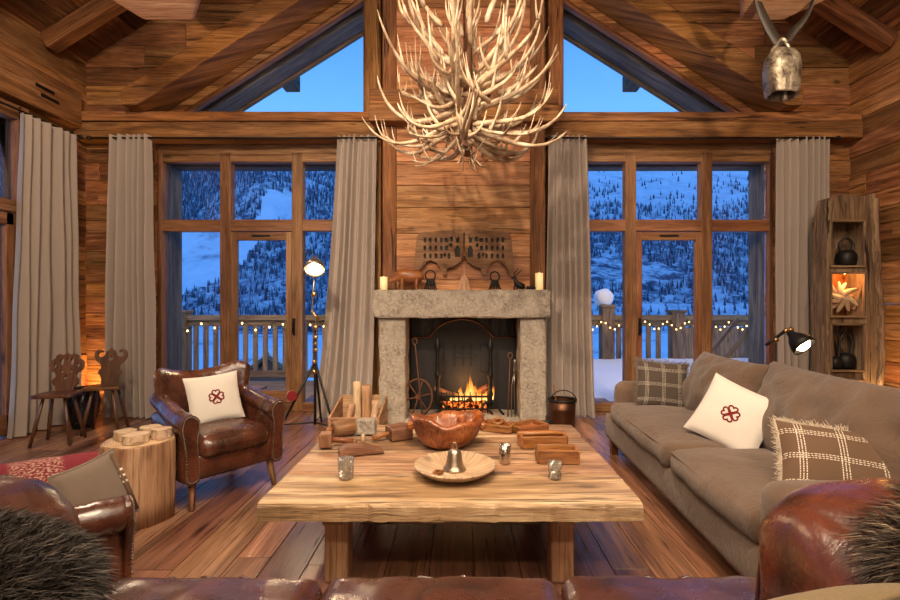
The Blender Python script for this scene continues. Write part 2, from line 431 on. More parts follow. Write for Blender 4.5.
M['carved'] = wood('carved_wood', (0.12, 0.060, 0.028), (0.26, 0.14, 0.066), (0.40, 0.24, 0.125), 0.6, 0.05, 0.3, 12, 2.0, 0.3, 0.2)
M['slab'] = wood('bark_slab', (0.07, 0.04, 0.024), (0.20, 0.125, 0.075), (0.38, 0.26, 0.165), 0.8, 0.1, 1.0, 7.0, 1.0, 0.3, 0.9)
M['bowl'] = wood('burl_bowl', (0.09, 0.024, 0.008), (0.30, 0.095, 0.028), (0.50, 0.21, 0.075), 0.3, 0.05, 0.4, 9, 8.0, 0.6, 0.4)
M['leather'] = leather('brown_leather', (0.022, 0.008, 0.006), (0.062, 0.020, 0.013))
M['leather2'] = leather('tan_leather', (0.026, 0.008, 0.005), (0.080, 0.024, 0.012), 0.26)
M['leather_lit'] = leather('lit_arm_leather', (0.022, 0.007, 0.004), (0.125, 0.030, 0.013), 0.25)  # warm light on the right sofa arm, painted in as redder leather
M['taupe'] = fabric('taupe_fabric', (0.140, 0.086, 0.056), var=0.35, bd=0.03, wr=0.22)
M['linen'] = fabric('linen', (0.68, 0.625, 0.56), var=0.07)
M['curtain'] = fabric('curtain_cloth', (0.40, 0.325, 0.28), var=0.08, big=2.0)
M['suede'] = fabric('grey_suede', (0.17, 0.125, 0.095), var=0.3)
M['olive'] = fabric('olive_cloth', (0.24, 0.17, 0.085), var=0.15)
M['emblem'] = fabric('red_stitching', (0.20, 0.012, 0.015), var=0.1)
M['plaid'] = plaid('plaid_wool', (0.075, 0.056, 0.045), (0.42, 0.37, 0.31))
M['plaid2'] = plaid('brown_plaid_wool', (0.135, 0.082, 0.052), (0.70, 0.61, 0.50))
M['fringe'] = fabric('wool_fringe', (0.70, 0.58, 0.44))
M['iron'] = plain('black_iron', (0.018, 0.016, 0.015), 0.5, 0.6, 0.3, 20)
M['rust'] = plain('rusted_iron', (0.14, 0.055, 0.025), 0.7, 0.4, 0.4, 20, 0.4)
M['steel'] = plain('lamp_steel', (0.30, 0.26, 0.22), 0.3, 0.9, 0.2, 20)
M['brass'] = plain('brass', (0.60, 0.36, 0.13), 0.28, 1.0, 0.15, 20)
M['silver'] = plain('silvered_glass', (0.50, 0.42, 0.34), 0.22, 0.95, 0.3, 25, 0.3)
M['bell'] = plain('bell_metal', (0.42, 0.33, 0.24), 0.32, 0.95, 0.35, 22, 0.4)
M['cowbell'] = None
t = NT('cow_bell_metal'); o_ = t.obj(); n1 = t.noise(o_, 9, 7, 0.8, 0.7)
M['cowbell'] = t.bsdf(t.ramp(n1, [(0.38, (0.07, 0.05, 0.035)), (0.5, (0.36, 0.30, 0.22)), (0.66, (0.66, 0.58, 0.46))]), 0.42, t.noise(o_, 30, 6), 0.9, 0.01, Metallic=0.75)
M['strap'] = plain('bell_strap', (0.022, 0.016, 0.012), 0.6, 0.0, 0.3, 20)
M['bone'] = None
t = NT('antler'); o_ = t.obj(); uv_ = t.n('ShaderNodeTexCoord').outputs['UV']
c_ = t.ramp(t.noise(o_, 9, 5, 0.5), [(0.32, (0.18, 0.10, 0.055)), (0.47, (0.45, 0.32, 0.20)), (0.68, (0.68, 0.55, 0.40))])
M['bone'] = t.bsdf(c_, 0.5, t.noise(o_, 60, 4), 0.4, 0.006)
t = NT('rough_stone'); o_ = t.obj(); n1 = t.noise(o_, 7, 8, 0.4, 0.7); n2 = t.noise(o_, 38, 6, 0.2, 0.7)
c_ = t.mix(t.ramp(n2, [(0.35, (0, 0, 0)), (0.65, (1, 1, 1))]), t.ramp(n1, [(0.35, (0.13, 0.105, 0.085)), (0.65, (0.42, 0.36, 0.295))]), (0.50, 0.43, 0.35))
M['stone'] = t.bsdf(c_, 0.85, t.math('ADD', n1, t.math('MULTIPLY', n2, 0.6)), 1.0, 0.035)
t = NT('firebox_brick'); o_ = t.obj()
M['soot'] = t.bsdf(t.ramp(t.noise(o_, 6, 5), [(0.3, (0.012, 0.009, 0.007)), (0.7, (0.06, 0.035, 0.022))]), 0.85, t.noise(o_, 30, 5), 0.5, 0.01)
M['fireback'] = plain('cast_iron_fireback', (0.016, 0.016, 0.018), 0.6, 0.3, 0.3, 12, 0.2)
M['ember'] = None
t = NT('embers'); o_ = t.obj(); n1 = t.noise(o_, 30, 4); e_ = t.n('ShaderNodeEmission'); 
t.l(t.ramp(n1, [(0.45, (0.02, 0.004, 0.001)), (0.55, (1.0, 0.16, 0.02)), (0.68, (1.0, 0.5, 0.12))]), e_.inputs[0]); e_.inputs[1].default_value = 1.3
t.l(e_.outputs[0], t.out.inputs[0]); M['ember'] = t.m
t = NT('flame'); uv_ = t.n('ShaderNodeTexCoord').outputs['UV']; sx_ = t.n('ShaderNodeSeparateXYZ'); t.l(uv_, sx_.inputs[0])
e_ = t.n('ShaderNodeEmission'); t.l(t.ramp(sx_.outputs[0], [(0.0, (1.0, 0.62, 0.20)), (0.45, (1.0, 0.36, 0.05)), (1.0, (1.0, 0.12, 0.01))]), e_.inputs[0])
t.l(t.math('MULTIPLY_ADD', sx_.outputs[0], -1.5, 2.3), e_.inputs[1])
tr_ = t.n('ShaderNodeBsdfTransparent'); mx = t.n('ShaderNodeMixShader')
t.l(t.ramp(t.math('ADD', sx_.outputs[0], t.math('MULTIPLY', t.noise(t.obj(), 25, 3), 0.5)), [(0.45, (0.9, 0.9, 0.9)), (1.25, (0.05, 0.05, 0.05))]), mx.inputs[0])
t.l(tr_.outputs[0], mx.inputs[1]); t.l(e_.outputs[0], mx.inputs[2]); t.l(mx.outputs[0], t.out.inputs[0]); M['flame'] = t.m
t = NT('window_glass'); g_ = t.n('ShaderNodeBsdfGlossy'); g_.inputs['Roughness'].default_value = 0.02; tr_ = t.n('ShaderNodeBsdfTransparent')
fr = t.n('ShaderNodeFresnel'); fr.inputs[0].default_value = 1.35; mx = t.n('ShaderNodeMixShader'); t.l(fr.outputs[0], mx.inputs[0])
t.l(tr_.outputs[0], mx.inputs[1]); t.l(g_.outputs[0], mx.inputs[2]); t.l(mx.outputs[0], t.out.inputs[0]); M['glass'] = t.m
t = NT('snow'); o_ = t.obj(); M['snow'] = t.bsdf((0.82, 0.84, 0.88), 0.8, t.noise(o_, 3, 5), 0.3, 0.05)
t = NT('mountain_snow'); o_ = t.obj(); n1 = t.noise(o_, 0.05, 8, 0.3, 0.7)
rn_ = t.n('ShaderNodeAttribute', attribute_name='rnd').outputs['Fac']
fo_ = t.math('MULTIPLY', rn_, t.ramp(t.noise(o_, 0.13, 6, 0.3, 0.75), [(0.44, (1, 1, 1)), (0.56, (0.25, 0.25, 0.25))]))
M['mount'] = t.bsdf(t.mix(fo_, t.ramp(n1, [(0.34, (0.30, 0.33, 0.40)), (0.44, (0.70, 0.74, 0.80)), (0.6, (0.84, 0.87, 0.92))]), (0.055, 0.075, 0.12)), 0.9, t.noise(o_, 0.3, 6), 0.6, 2.0)
t = NT('snowy_conifers'); rn_ = t.n('ShaderNodeAttribute', attribute_name='rnd').outputs['Fac']
M['trees'] = t.bsdf(t.ramp(rn_, [(0.0, (0.03, 0.04, 0.06)), (0.5, (0.09, 0.13, 0.19)), (0.8, (0.26, 0.32, 0.42)), (1.0, (0.6, 0.65, 0.72))]), 0.9)
M['copper'] = plain('copper_pail', (0.09, 0.038, 0.02), 0.4, 0.8, 0.3, 14)
M['ceramic'] = plain('black_glaze', (0.012, 0.013, 0.018), 0.15, 0.0, 0.2, 8, 0.0)
M['wax'] = None
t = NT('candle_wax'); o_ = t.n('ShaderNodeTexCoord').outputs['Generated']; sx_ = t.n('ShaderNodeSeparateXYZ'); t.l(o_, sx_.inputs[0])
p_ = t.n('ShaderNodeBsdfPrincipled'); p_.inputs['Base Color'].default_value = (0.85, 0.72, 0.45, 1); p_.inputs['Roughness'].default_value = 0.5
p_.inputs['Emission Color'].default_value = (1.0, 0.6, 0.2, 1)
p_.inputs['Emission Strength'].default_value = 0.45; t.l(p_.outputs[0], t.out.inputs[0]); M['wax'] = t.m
M['bulb'] = emit('bulb_glow', (1.0, 0.74, 0.44), 45.0)
M['fairy'] = emit('fairy_bulb_glow', (1.0, 0.62, 0.20), 6.0)
M['tealight'] = emit('candle_flame', (1.0, 0.7, 0.3), 6.0)
M['fur'] = None
t = NT('brown_fur'); rn_ = t.n('ShaderNodeAttribute', attribute_name='rnd').outputs['Fac']
M['fur'] = t.bsdf(t.ramp(rn_, [(0.0, (0.020, 0.013, 0.009)), (0.6, (0.075, 0.05, 0.032)), (0.9, (0.17, 0.12, 0.075)), (1.0, (0.34, 0.25, 0.16))]), 0.6, Specular_IOR_Level=0.4)
t = NT('dark_fur'); rn_ = t.n('ShaderNodeAttribute', attribute_name='rnd').outputs['Fac']
M['fur_dark'] = t.bsdf(t.ramp(rn_, [(0.0, (0.012, 0.009, 0.008)), (0.7, (0.035, 0.026, 0.02)), (0.93, (0.08, 0.06, 0.045)), (1.0, (0.16, 0.12, 0.09))]), 0.6, Specular_IOR_Level=0.4)
t = NT('red_throw_weave'); uv_ = t.n('ShaderNodeTexCoord').outputs['UV']; sx_ = t.n('ShaderNodeSeparateXYZ'); t.l(uv_, sx_.inputs[0])
pat = t.math('MULTIPLY', t.math('GREATER_THAN', t.noise(uv_, 70, 2), 0.52), 0.8)
band = t.ramp(sx_.outputs[0], [(0.50, (0, 0, 0)), (0.52, (1, 1, 1)), (0.60, (0, 0, 0)), (0.64, (0, 0, 0)), (0.66, (1, 1, 1)), (0.84, (1, 1, 1)), (0.86, (0, 0, 0))])
c_ = t.mix(t.noise(uv_, 90, 3), (0.10, 0.008, 0.014), (0.27, 0.03, 0.045))
M['throw'] = t.bsdf(t.mix(t.math('MULTIPLY', band, pat), c_, (0.50, 0.33, 0.24)), 0.95, t.noise(uv_, 120, 3), 0.6, 0.006)
# ================================================================== SETTING
XL, XR, YB, YF = -4.43, 4.64, 5.7, -3.0
ZW = 4.15; SL = 0.63; XC = 0.105
def roofz(x): return ZW + SL * (x - XL) if x < XC else ZW + SL * (XR - x)
def boards(m, a0, a1, z0, z1, put, hmin=0.17, hmax=0.27, lmin=1.2, lmax=2.6):
    z = z0
    while z < z1 - 0.03:
        h = min(random.uniform(hmin, hmax), z1 - z)
        if z1 - z - h < 0.08: h = z1 - z
        a = a0 - random.uniform(0, 1.2)
        while a < a1:
            L = random.uniform(lmin, lmax); s_, e_ = max(a, a0), min(a + L, a1)
            if e_ - s_ > 0.02: put(m, s_, e_, z, z + h)
            a += L
        z += h
# floor: boards running away from the camera
m = MB(); x = XL - 0.1
while x < XR + 0.1:
    w = random.uniform(0.17, 0.26); y = YF - random.uniform(0, 2)
    while y < YB + 0.1:
        L = random.uniform(1.4, 2.8); m.box((x + w / 2, y + L / 2, -0.02), (w - 0.004, L - 0.004, 0.04)); y += L
    x += w
m.box((0.1, 1.4, -0.07), (9.6, 9.4, 0.05))  # unseen slab added below to stop light leaking between the boards
struct(m.build('floor', M['floor'], bevel=0.0015, seg=1))
# side walls
def put_left(m, a, b, z0, z1): m.box((XL - 0.06 + random.uniform(-0.008, 0.008), (a + b) / 2, (z0 + z1) / 2), (0.12, b - a - 0.004, z1 - z0 - 0.004))
def put_right(m, a, b, z0, z1): m.box((XR + 0.06 + random.uniform(-0.008, 0.008), (a + b) / 2, (z0 + z1) / 2), (0.12, b - a - 0.004, z1 - z0 - 0.004))
m = MB(); boards(m, 4.86, YB + 0.3, 0, 3.25, put_left); boards(m, YF, 3.3, 0, 3.25, put_left); boards(m, YF, YB + 0.3, 3.25, ZW + 0.1, put_left, 0.26, 0.34, 3, 6)
struct(m.build('wall_left', M['wall'], bevel=0.006))
m = MB(); boards(m, YF, YB + 0.3, 0, ZW + 0.1, put_right, lmin=1.6, lmax=3.5)
struct(m.build('wall_right', M['wall'], bevel=0.006))
m = MB(); boards(m, XL, XR, 0, 7.1, lambda m, a, b, z0, z1: m.box(((a + b) / 2, YF - 0.06, (z0 + z1) / 2), (b - a, 0.12, z1 - z0)))
struct(m.build('wall_front', M['wall']))
# back wall
GX0 = -3.42
def gx(z): return (z - 3.95) / 0.64 - 2.70           # left glass slope: x at height z
m = MB()
def put_back(m, a, b, z0, z1): m.box(((a + b) / 2, YB + 0.06 + random.uniform(-0.006, 0.006), (z0 + z1) / 2), (b - a - 0.003, 0.12, z1 - z0 - 0.003))
boards(m, XL - 0.1, -3.6, 0, 3.22, put_back, 0.13, 0.22, 0.4, 1.3)
boards(m, 3.75, XR + 0.1, 0, 3.22, put_back, 0.13, 0.22, 0.4, 1.3)
boards(m, -1.1, -0.6, 0, 1.15, put_back); boards(m, 0.7, 1.22, 0, 1.15, put_back); boards(m, -1.1, 1.22, 1.15, 7.1, put_back)
m.M = Matrix.Translation((0, YB, 0)) @ Matrix.Rotation(R(90), 4, 'X')
z = 3.45
while z < 7.1:
    h = random.uniform(0.19, 0.27); z1 = z + h - 0.004
    for sgn in (1, -1):
        xo = 0.0 if sgn > 0 else 0.07
        wl = XL if sgn > 0 else -(XR - 0.07)
        xr0, xr1 = min(gx(z), -1.05), min(gx(z1), -1.05)
        cut = random.uniform(-3.9, -2.6)
        L = [wl - 0.1] + ([cut] if wl < cut < min(xr0, xr1) - 0.3 else [])
        for i, a in enumerate(L):
            last = i == len(L) - 1
            b0, b1 = (xr0, xr1) if last else (L[i + 1] - 0.003, L[i + 1] - 0.003)
            q = [(a, z), (b0, z), (b1, z1), (a, z1)]
            if sgn < 0: q = [(xo - p[0], p[1]) for p in q][::-1]
            m.prism(q, -0.12, random.uniform(-0.006, 0.006))
    z += h
m.M = None
struct(m.build('wall_back', M['wall'], bevel=0.006))
# roof boards
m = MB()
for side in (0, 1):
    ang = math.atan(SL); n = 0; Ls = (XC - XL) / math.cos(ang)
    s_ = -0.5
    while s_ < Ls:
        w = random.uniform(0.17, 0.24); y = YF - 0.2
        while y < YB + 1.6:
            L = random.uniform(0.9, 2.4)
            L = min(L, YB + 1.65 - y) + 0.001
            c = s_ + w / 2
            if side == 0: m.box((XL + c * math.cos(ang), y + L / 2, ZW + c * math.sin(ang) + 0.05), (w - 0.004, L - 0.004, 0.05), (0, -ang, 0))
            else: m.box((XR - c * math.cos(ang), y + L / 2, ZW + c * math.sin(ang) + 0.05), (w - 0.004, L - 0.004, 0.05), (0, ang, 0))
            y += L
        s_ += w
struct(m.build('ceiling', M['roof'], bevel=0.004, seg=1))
# unseen slab above the roof boards, added to block sky light
m = MB()
for sx, s2 in ((XL, 1), (XR, -1)):
    m.beam((sx - 0.6 * s2, 2.2, ZW - 0.22 + 0.15), (XC, 2.2, roofz(XC) + 0.16 + 0.0), 10.2, 0.10)
tr = 0
def trim(mb, mat='beam', bevel=0.015):
    global tr; tr += 1
    return struct(mb.build('trim_%d' % tr, M[mat], bevel=bevel))
struct(m.build('roof_light_block', M['grey'])).name = 'ceiling_light_block'
# tie beam (front face at 5.5)
trim(MB().box((0.1, 5.6, 3.285), (9.04, 0.22, 0.185), jit=0.008).box((0.1, 5.6, 3.437), (9.04, 0.225, 0.107), jit=0.006), bevel=0.014)
# principal rafters of the gable
for s2 in (1, -1):
    f = lambda x: x if s2 > 0 else 0.07 - x
    def P(x, y, dz=0): return Vector((f(x), y, 3.62 + 0.64 * (x + 3.37) + dz))
    mb = MB(); mb.M = Matrix.Translation((0, 5.695, 0)) @ Matrix.Rotation(R(90), 4, 'X')
    lz = lambda x: 3.62 + 0.64 * (x + 3.37)
    q = [(f(-3.573), 3.49), (f(0.035), lz(0.035)), (f(0.035), lz(0.035) + 0.28), (f(-3.74), lz(-3.74) + 0.28), (f(-3.74), 3.49)]
    mb.prism(q if s2 > 0 else q[::-1], 0, 0.39); trim(mb, bevel=0.018)
# ordinary rafters under the roof boards
for y in (5.15, 4.35, 3.2, 2.2, 1.2, 0.2):
    for s2 in (1, -1):
        xa = XL + 0.02 if s2 > 0 else XR - 0.02
        trim(MB().beam((xa, y, ZW - 0.07), (XC, y, roofz(XC) - 0.09), 0.15, 0.17, roll=0), bevel=0.012)
trim(MB().beam((XC, YF, 6.78), (XC, YB, 6.78), 0.24, 0.3))
# wall plates on both side walls and the lintel over the door
trim(MB().box((XL + 0.05, 3.9, 3.50), (0.13, 3.2, 0.40), jit=0.008), bevel=0.02)
# purlin stubs of the nearer truss, hanging posts above
for q in ([(-2.97, 4.0), (-2.13, 4.0), (-2.40, 4.36), (-2.86, 4.36)], [(2.35, 4.0), (3.16, 4.0), (2.94, 4.36), (2.55, 4.36)]):
    x0, x1 = q[3][0], q[2][0]
    trim(MB().prism(q, 3.86, 4.14), 'stump', bevel=0.03)
    xm = (x0 + x1) / 2
    trim(MB().box((xm, 4.21, (4.18 + roofz(xm)) / 2), (0.22, 0.22, roofz(xm) - 4.18 - 0.02)))
# gable window sills, slanted frames and outside rafters
def gable_window(n, s2):
    f = lambda x: x if s2 > 0 else 0.07 - x
    root = MB()
    def G(x, y, dz=0): return Vector((f(x), y, 3.95 + 0.64 * (x + 2.70) + dz))
    root.beam(G(-3.40, 5.78, 0.03), G(-1.06, 5.78, 0.03), 0.09, 0.11)
    root.box((f(-2.25), 5.78, 3.50), (2.4, 0.09, 0.05))
    root.box((f(-1.12), 5.78, 4.25), (0.05, 0.09, 1.5))
    w = struct(root.build('window_%d' % n, M['frame'], bevel=0.006))
    g = MB(); g.M = Matrix.Translation((0, 5.79, 0)) @ Matrix.Rotation(R(90), 4, 'X')
    q = [(f(-3.38), 3.50), (f(-1.10), 3.50), (f(-1.10), 4.98)]
    if s2 < 0: q.reverse()
    g.prism(q, 0, 0.01); g.build('pane', M['glass'], w)
    return w
gable_window(3, 1); gable_window(4, -1)
for s2 in (1, -1):
    f = lambda x: x if s2 > 0 else 0.07 - x
    def O(x, y, dz=0): return Vector((f(x), y, 3.81 + 0.63 * (x + 2.98) + dz))
    trim(MB().beam(O(-4.5, 6.16, 0.14), O(0.03, 6.16, 0.14), 0.30, 0.26), 'grey')
    trim(MB().beam(O(-4.5, 6.36, 0.02), O(0.03, 6.36, 0.02), 0.06, 0.10), 'rail', 0.005)
    trim(MB().beam((f(-2.52), 6.3, 4.62), (f(-2.52), 7.3, 4.62), 0.22, 0.24), 'rail')
# posts beside the chimney breast and its corner posts
for x0, x1 in ((-1.10, -0.905), (1.03, 1.215)):
    trim(MB().box(((x0 + x1) / 2, 5.64, 3.55), (x1 - x0, 0.16, 7.1), jit=0.006), bevel=0.02)
for x0, x1 in ((-0.85, -0.70), (0.79, 0.955)):
    trim(MB().box(((x0 + x1) / 2, 5.47, 4.27), (x1 - x0, 0.26, 5.64), jit=0.006), bevel=0.015)
m = MB(); boards(m, -0.71, 0.80, 1.30, 7.0, lambda m, a, b, z0, z1: m.box(((a + b) / 2, 5.48, (z0 + z1) / 2), (b - a, 0.24, z1 - z0 - 0.004)), 0.20, 0.29, 5, 6)
struct(m.build('wall_chimney', M['breast'], bevel=0.006))
m = MB(); m.box((0.055, 5.27, 3.36), (2.06, 0.17, 0.18), jit=0.006); m.box((0.055, 5.275, 3.54), (2.06, 0.16, 0.17), jit=0.006)
trim(m, bevel=0.015)
# glazed window walls
def window_wall(n, x0, x1, mull, door, z_tr=(2.16, 2.30)):
    Y = 5.80; m = MB(); zt = 3.20
    m.box(((x0 + x1) / 2, Y, 0.05), (x1 - x0, 0.12, 0.10)); m.box(((x0 + x1) / 2, Y, 3.10), (x1 - x0, 0.12, 0.22))
    m.box(((x0 + x1) / 2, Y, sum(z_tr) / 2), (x1 - x0, 0.11, z_tr[1] - z_tr[0]))
    ed = [(x0, x0 + 0.09)] + mull + [(x1 - 0.09, x1)]
    for a, b in ed: m.box(((a + b) / 2, Y - 0.004, 1.55), (b - a, 0.12, 3.1))
    w = struct(m.build('window_%d' % n, M['frame'], bevel=0.008))
    for i in range(len(ed) - 1):
        a, b = ed[i][1], ed[i + 1][0]
        MB().box(((a + b) / 2, Y + 0.02, 2.65), (b - a, 0.012, 0.70)).build('pane', M['glass'], w)
        if i == door:
            L = MB(); zb, zt2 = 0.11, 2.15; s_ = 0.07
            L.box((a + s_ / 2, Y - 0.03, (zb + zt2) / 2), (s_, 0.07, zt2 - zb)); L.box((b - s_ / 2, Y - 0.03, (zb + zt2) / 2), (s_, 0.07, zt2 - zb))
            L.box(((a + b) / 2, Y - 0.03, zt2 - 0.05), (b - a - 2 * s_, 0.064, 0.096)); L.box(((a + b) / 2, Y - 0.03, zb + 0.07), (b - a - 2 * s_, 0.064, 0.136))
            lf = L.build('door_leaf', M['frame'], w, bevel=0.006)
            MB().box(((a + b) / 2, Y - 0.02, 1.15), (b - a - 0.1, 0.012, 1.9)).build('pane', M['glass'], lf)
            xh = a + 0.035 if n == 2 else b + 0.03
            h = MB(); h.box((xh, Y - 0.075, 1.02), (0.03, 0.015, 0.2)); h.tube([(xh, Y - 0.08, 1.06), (xh, Y - 0.12, 1.06), (xh + 0.0, Y - 0.125, 0.95)], 0.009)
            h.build('handle', M['iron'], lf)
            MB().box(((a + b) / 2, Y - 0.07, zt2 - 0.045), (0.22, 0.014, 0.022)).build('vent', M['iron'], lf)
        else:
            MB().box(((a + b) / 2, Y + 0.02, 1.13), (b - a, 0.012, 2.06)).build('pane', M['glass'], w)
    return w
window_wall(1, -3.64, -1.09, [(-2.86, -2.73), (-2.00, -1.87)], 1)
window_wall(2, 1.21, 3.80, [(1.99, 2.12), (2.90, 3.03)], 1)
# outside wall posts and eave beam
for x0, x1 in ((-3.86, -3.60), (3.76, 4.02)):
    trim(MB().box(((x0 + x1) / 2, 6.08, 1.5), (x1 - x0, 0.34, 3.4)), 'grey')
for x0, x1 in ((-4.0, -1.0), (1.1, 4.1)):
    trim(MB().box(((x0 + x1) / 2, 6.10, 3.14), (x1 - x0, 0.2, 0.28)), 'grey')
trim(MB().box((0.06, 6.05, 1.6), (2.2, 0.5, 3.8)), 'grey')
# left door on the side wall
m = MB(); XD = XL + 0.0
m.box((XD, 4.80, 1.63), (0.16, 0.12, 3.25)); m.box((XD, 3.35, 1.63), (0.16, 0.12, 3.25)); m.box((XD, 4.07, 3.18), (0.16, 1.4, 0.14)); m.box((XD, 4.07, 2.25), (0.12, 1.4, 0.12))
d = struct(m.build('door_1', M['frame'], bevel=0.006))
L = MB()
L.box((XD + 0.02, 4.69, 1.1), (0.07, 0.10, 2.16)); L.box((XD + 0.02, 3.46, 1.1), (0.07, 0.10, 2.16)); L.box((XD + 0.02, 4.07, 2.12), (0.07, 1.3, 0.12)); L.box((XD + 0.02, 4.07, 0.12), (0.07, 1.3, 0.2))
lf = L.build('door_leaf', M['frame'], d, bevel=0.006)
MB().box((XD, 4.07, 1.15), (0.012, 1.2, 1.9)).build('pane', M['glass'], lf)
MB().box((XD, 4.07, 2.72), (0.012, 1.35, 0.85)).build('pane', M['glass'], d)
for z in (0.95, 1.5, 2.05, 0.4):
    MB().cyl((XD + 0.075, 4.745, z), (XD + 0.075, 4.745, z + 0.09), 0.011, n=8).build('hinge', M['steel'], lf)
# dark slots in the lintel
m = MB(); m.box((XL + 0.118, 5.0, 3.53), (0.012, 0.22, 0.035)); m.box((XL + 0.118, 5.06, 3.45), (0.012, 0.22, 0.035))
struct(m.build('trim_%d' % (tr + 1), M['iron'])); tr += 1

# ================================================================== OUTSIDE
def terr(x, y):
    if y < 200: b = -3.2 - 3.4 * (1 - ((y - 110) / 110) ** 2) + max(0, (y - 160) / 40) ** 2 * 4
    else: b = 0.8 + (y - 200) * 0.2
    t = max(0, (y - 190) / 500)
    b += 150 * t ** 1.05 if y > 190 else 0
    b += t * 22 * noise.fractal(Vector((x * 0.004, y * 0.004, 3)), 1.0, 2.0, 4)
    hill = 34 * math.exp(-(((x + 118) / 42) ** 2) - ((y - 300) / 55) ** 2)
    return b + hill + min(1.0, max(0, y - 15) / 30) * 0.6 * noise.noise(Vector((x * 0.06, y * 0.06, 0)))
m = MB()
def tf(u, v):
    y = 11 + 800 * v ** 1.8; x = (u - 0.5) * 2 * (20 + y * 1.15)
    return (x, y, terr(x, y))

def dens(px, py, x, y):
    if y < 120: return 0.0
    if px < 420:
        if py < 222:
            if py > 190 and abs(px - 277 - (218 - py) * 0.3) < 20: return 0.0
            if px > 300 and py < 190: return 0.45
            return 1.0
        if px < 232:
            return 1.0 if py > 296 - (px - 175) * 0.35 and py < 316 else (0.5 if py < 232 else 0.0)
        if px < 300:
            return 1.0 if py > 276 - (px - 232) * 1.25 else 0.02
        return 1.0 if py > 222 else 0.3
    if py < 185: return 0.03
    if py < 205: return 0.16
    if py < 226: return 0.4
    if py < 303: return 1.0
    return 0.35
m.grid(tf, 220, 220)
for k, fc in enumerate(m.f):
    c_ = sum((m.v[i] for i in fc), Vector()) / 4; az = c_.x / c_.y
    m.r[k] = dens(459 + 480 * az, 303 - 480 * (c_.z - 1.3) / c_.y, c_.x, c_.y)
struct(m.build('mountain_slope', M['mount']))
m = MB(); cnt = 0
rt = random.Random(5)
while cnt < 34000:
    y = 130 + 640 * rt.random() ** 0.9; az = rt.uniform(-1.0, 0.85)
    x = az * y; z = terr(x, y); px = 459 + 480 * az; py = 303 - 480 * (z - 1.3) / y
    if 360 < px < 560: continue
    if rt.random() > dens(px, py, x, y) * min(1.0, y / 420): 
        continue
    if noise.noise(Vector((x * 0.02, y * 0.02, 9))) > 0.38: continue
    h = rt.uniform(3.0, 6.5) * (0.45 + y / 1200); r = h * 0.20; b = len(m.v); a0 = rt.random() * 6
    for i in range(5): m.v.append(Vector((x + r * math.cos(a0 + i * 1.2566), y + r * math.sin(a0 + i * 1.2566), z - 0.5)))
    m.v.append(Vector((x, y, z + h)))
    for i in range(5): m.face([b + i, b + (i + 1) % 5, b + 5], [(0, 0)] * 3, min(1.0, rt.random() ** 1.3))
    cnt += 1
o = m.build('mountain_forest', M['trees']); tag(o, 'dark snowy conifer forest covering the mountain slopes outside', 'forest', kind='stuff')
# balcony deck
m = MB(); y = 5.95
while y < 9.3: m.box((0, y + 0.07, -0.23), (13, 0.135, 0.05)); y += 0.14
o = struct(m.build('balcony_deck', M['rail']))
def railing(name, x0, x1, posts, panel, label):
    Y = 9.2; root = thing(name, label, 'railing', (x0, Y, -0.2), 0, 'balcony railings beyond the windows')
    off = Vector((-x0, -Y, 0.2))
    def bx(mb, c, s_): mb.box(Vector(c) + off, s_)
    r1 = MB(); bx(r1, ((x0 + x1) / 2, Y, 1.02), (x1 - x0, 0.16, 0.10)); bx(r1, ((x0 + x1) / 2, Y, 0.92), (x1 - x0, 0.05, 0.12)); r1.build('top_rail', M['rail'], root, bevel=0.01)
    r2 = MB(); bx(r2, ((x0 + x1) / 2, Y, -0.06), (x1 - x0, 0.08, 0.13)); r2.build('bottom_rail', M['rail'], root, bevel=0.01)
    for p, hh in posts:
        q = MB(); bx(q, (p, Y, (hh - 0.2) / 2), (0.24, 0.24, hh + 0.2)); bx(q, (p, Y, hh + 0.02), (0.29, 0.29, 0.05)); q.build('post', M['rail'], root, bevel=0.01)
    x = x0 + 0.1
    first = None
    while x < x1:
        if (not panel or x < panel[0]) and all(abs(x - p) > 0.17 for p, _ in posts):
            q = MB(); bx(q, (x, Y, 0.43), (0.085, 0.04, 0.88)); o = q.build('baluster', M['rail'], root)
        x += 0.19
    if panel:
        q = MB(); xx = panel[0]
        while xx < panel[1]: bx(q, (xx + 0.07, Y - 0.03, 0.36), (0.137, 0.05, 0.95)); xx += 0.14
        q.build('board_panel', M['rail'], root)
    return root
railing('balcony_railing', -5.9, -1.6, [(-5.3, 1.12)], None, 'timber balcony railing with flat balusters outside the left window')
railing('balcony_railing', 2.2, 6.2, [(2.83, 1.22), (4.17, 1.12)], (4.1, 6.2), 'snowy timber balcony railing with boarded panel outside the right window')
# snow on the balcony
m = MB()
def sf(u, v):
    x = 0.9 + 5.4 * u; y = 5.98 + 3.12 * v
    return (x, y, -0.18 + min(1, v * 5) * (0.20 + 0.22 * v ** 2) + 0.05 * noise.noise(Vector((x, y, 1))))
m.grid(sf, 30, 24)
tag(m.build('snow_drift', M['snow']), 'smooth snow drift lying on the balcony outside the right window', 'snow', kind='stuff')
m = MB(); m.soft((2.78, 9.2, 1.40), (0.36, 0.34, 0.34), 0.15, 8, amp=0.04, ns=5)
tag(m.build('snow_cap', M['snow']), 'lump of snow piled on top of the railing post', 'snow')
m = MB(); m.soft((4.9, 9.2, 1.10), (1.4, 0.2, 0.08), 0.04, 10, amp=0.02, ns=5)
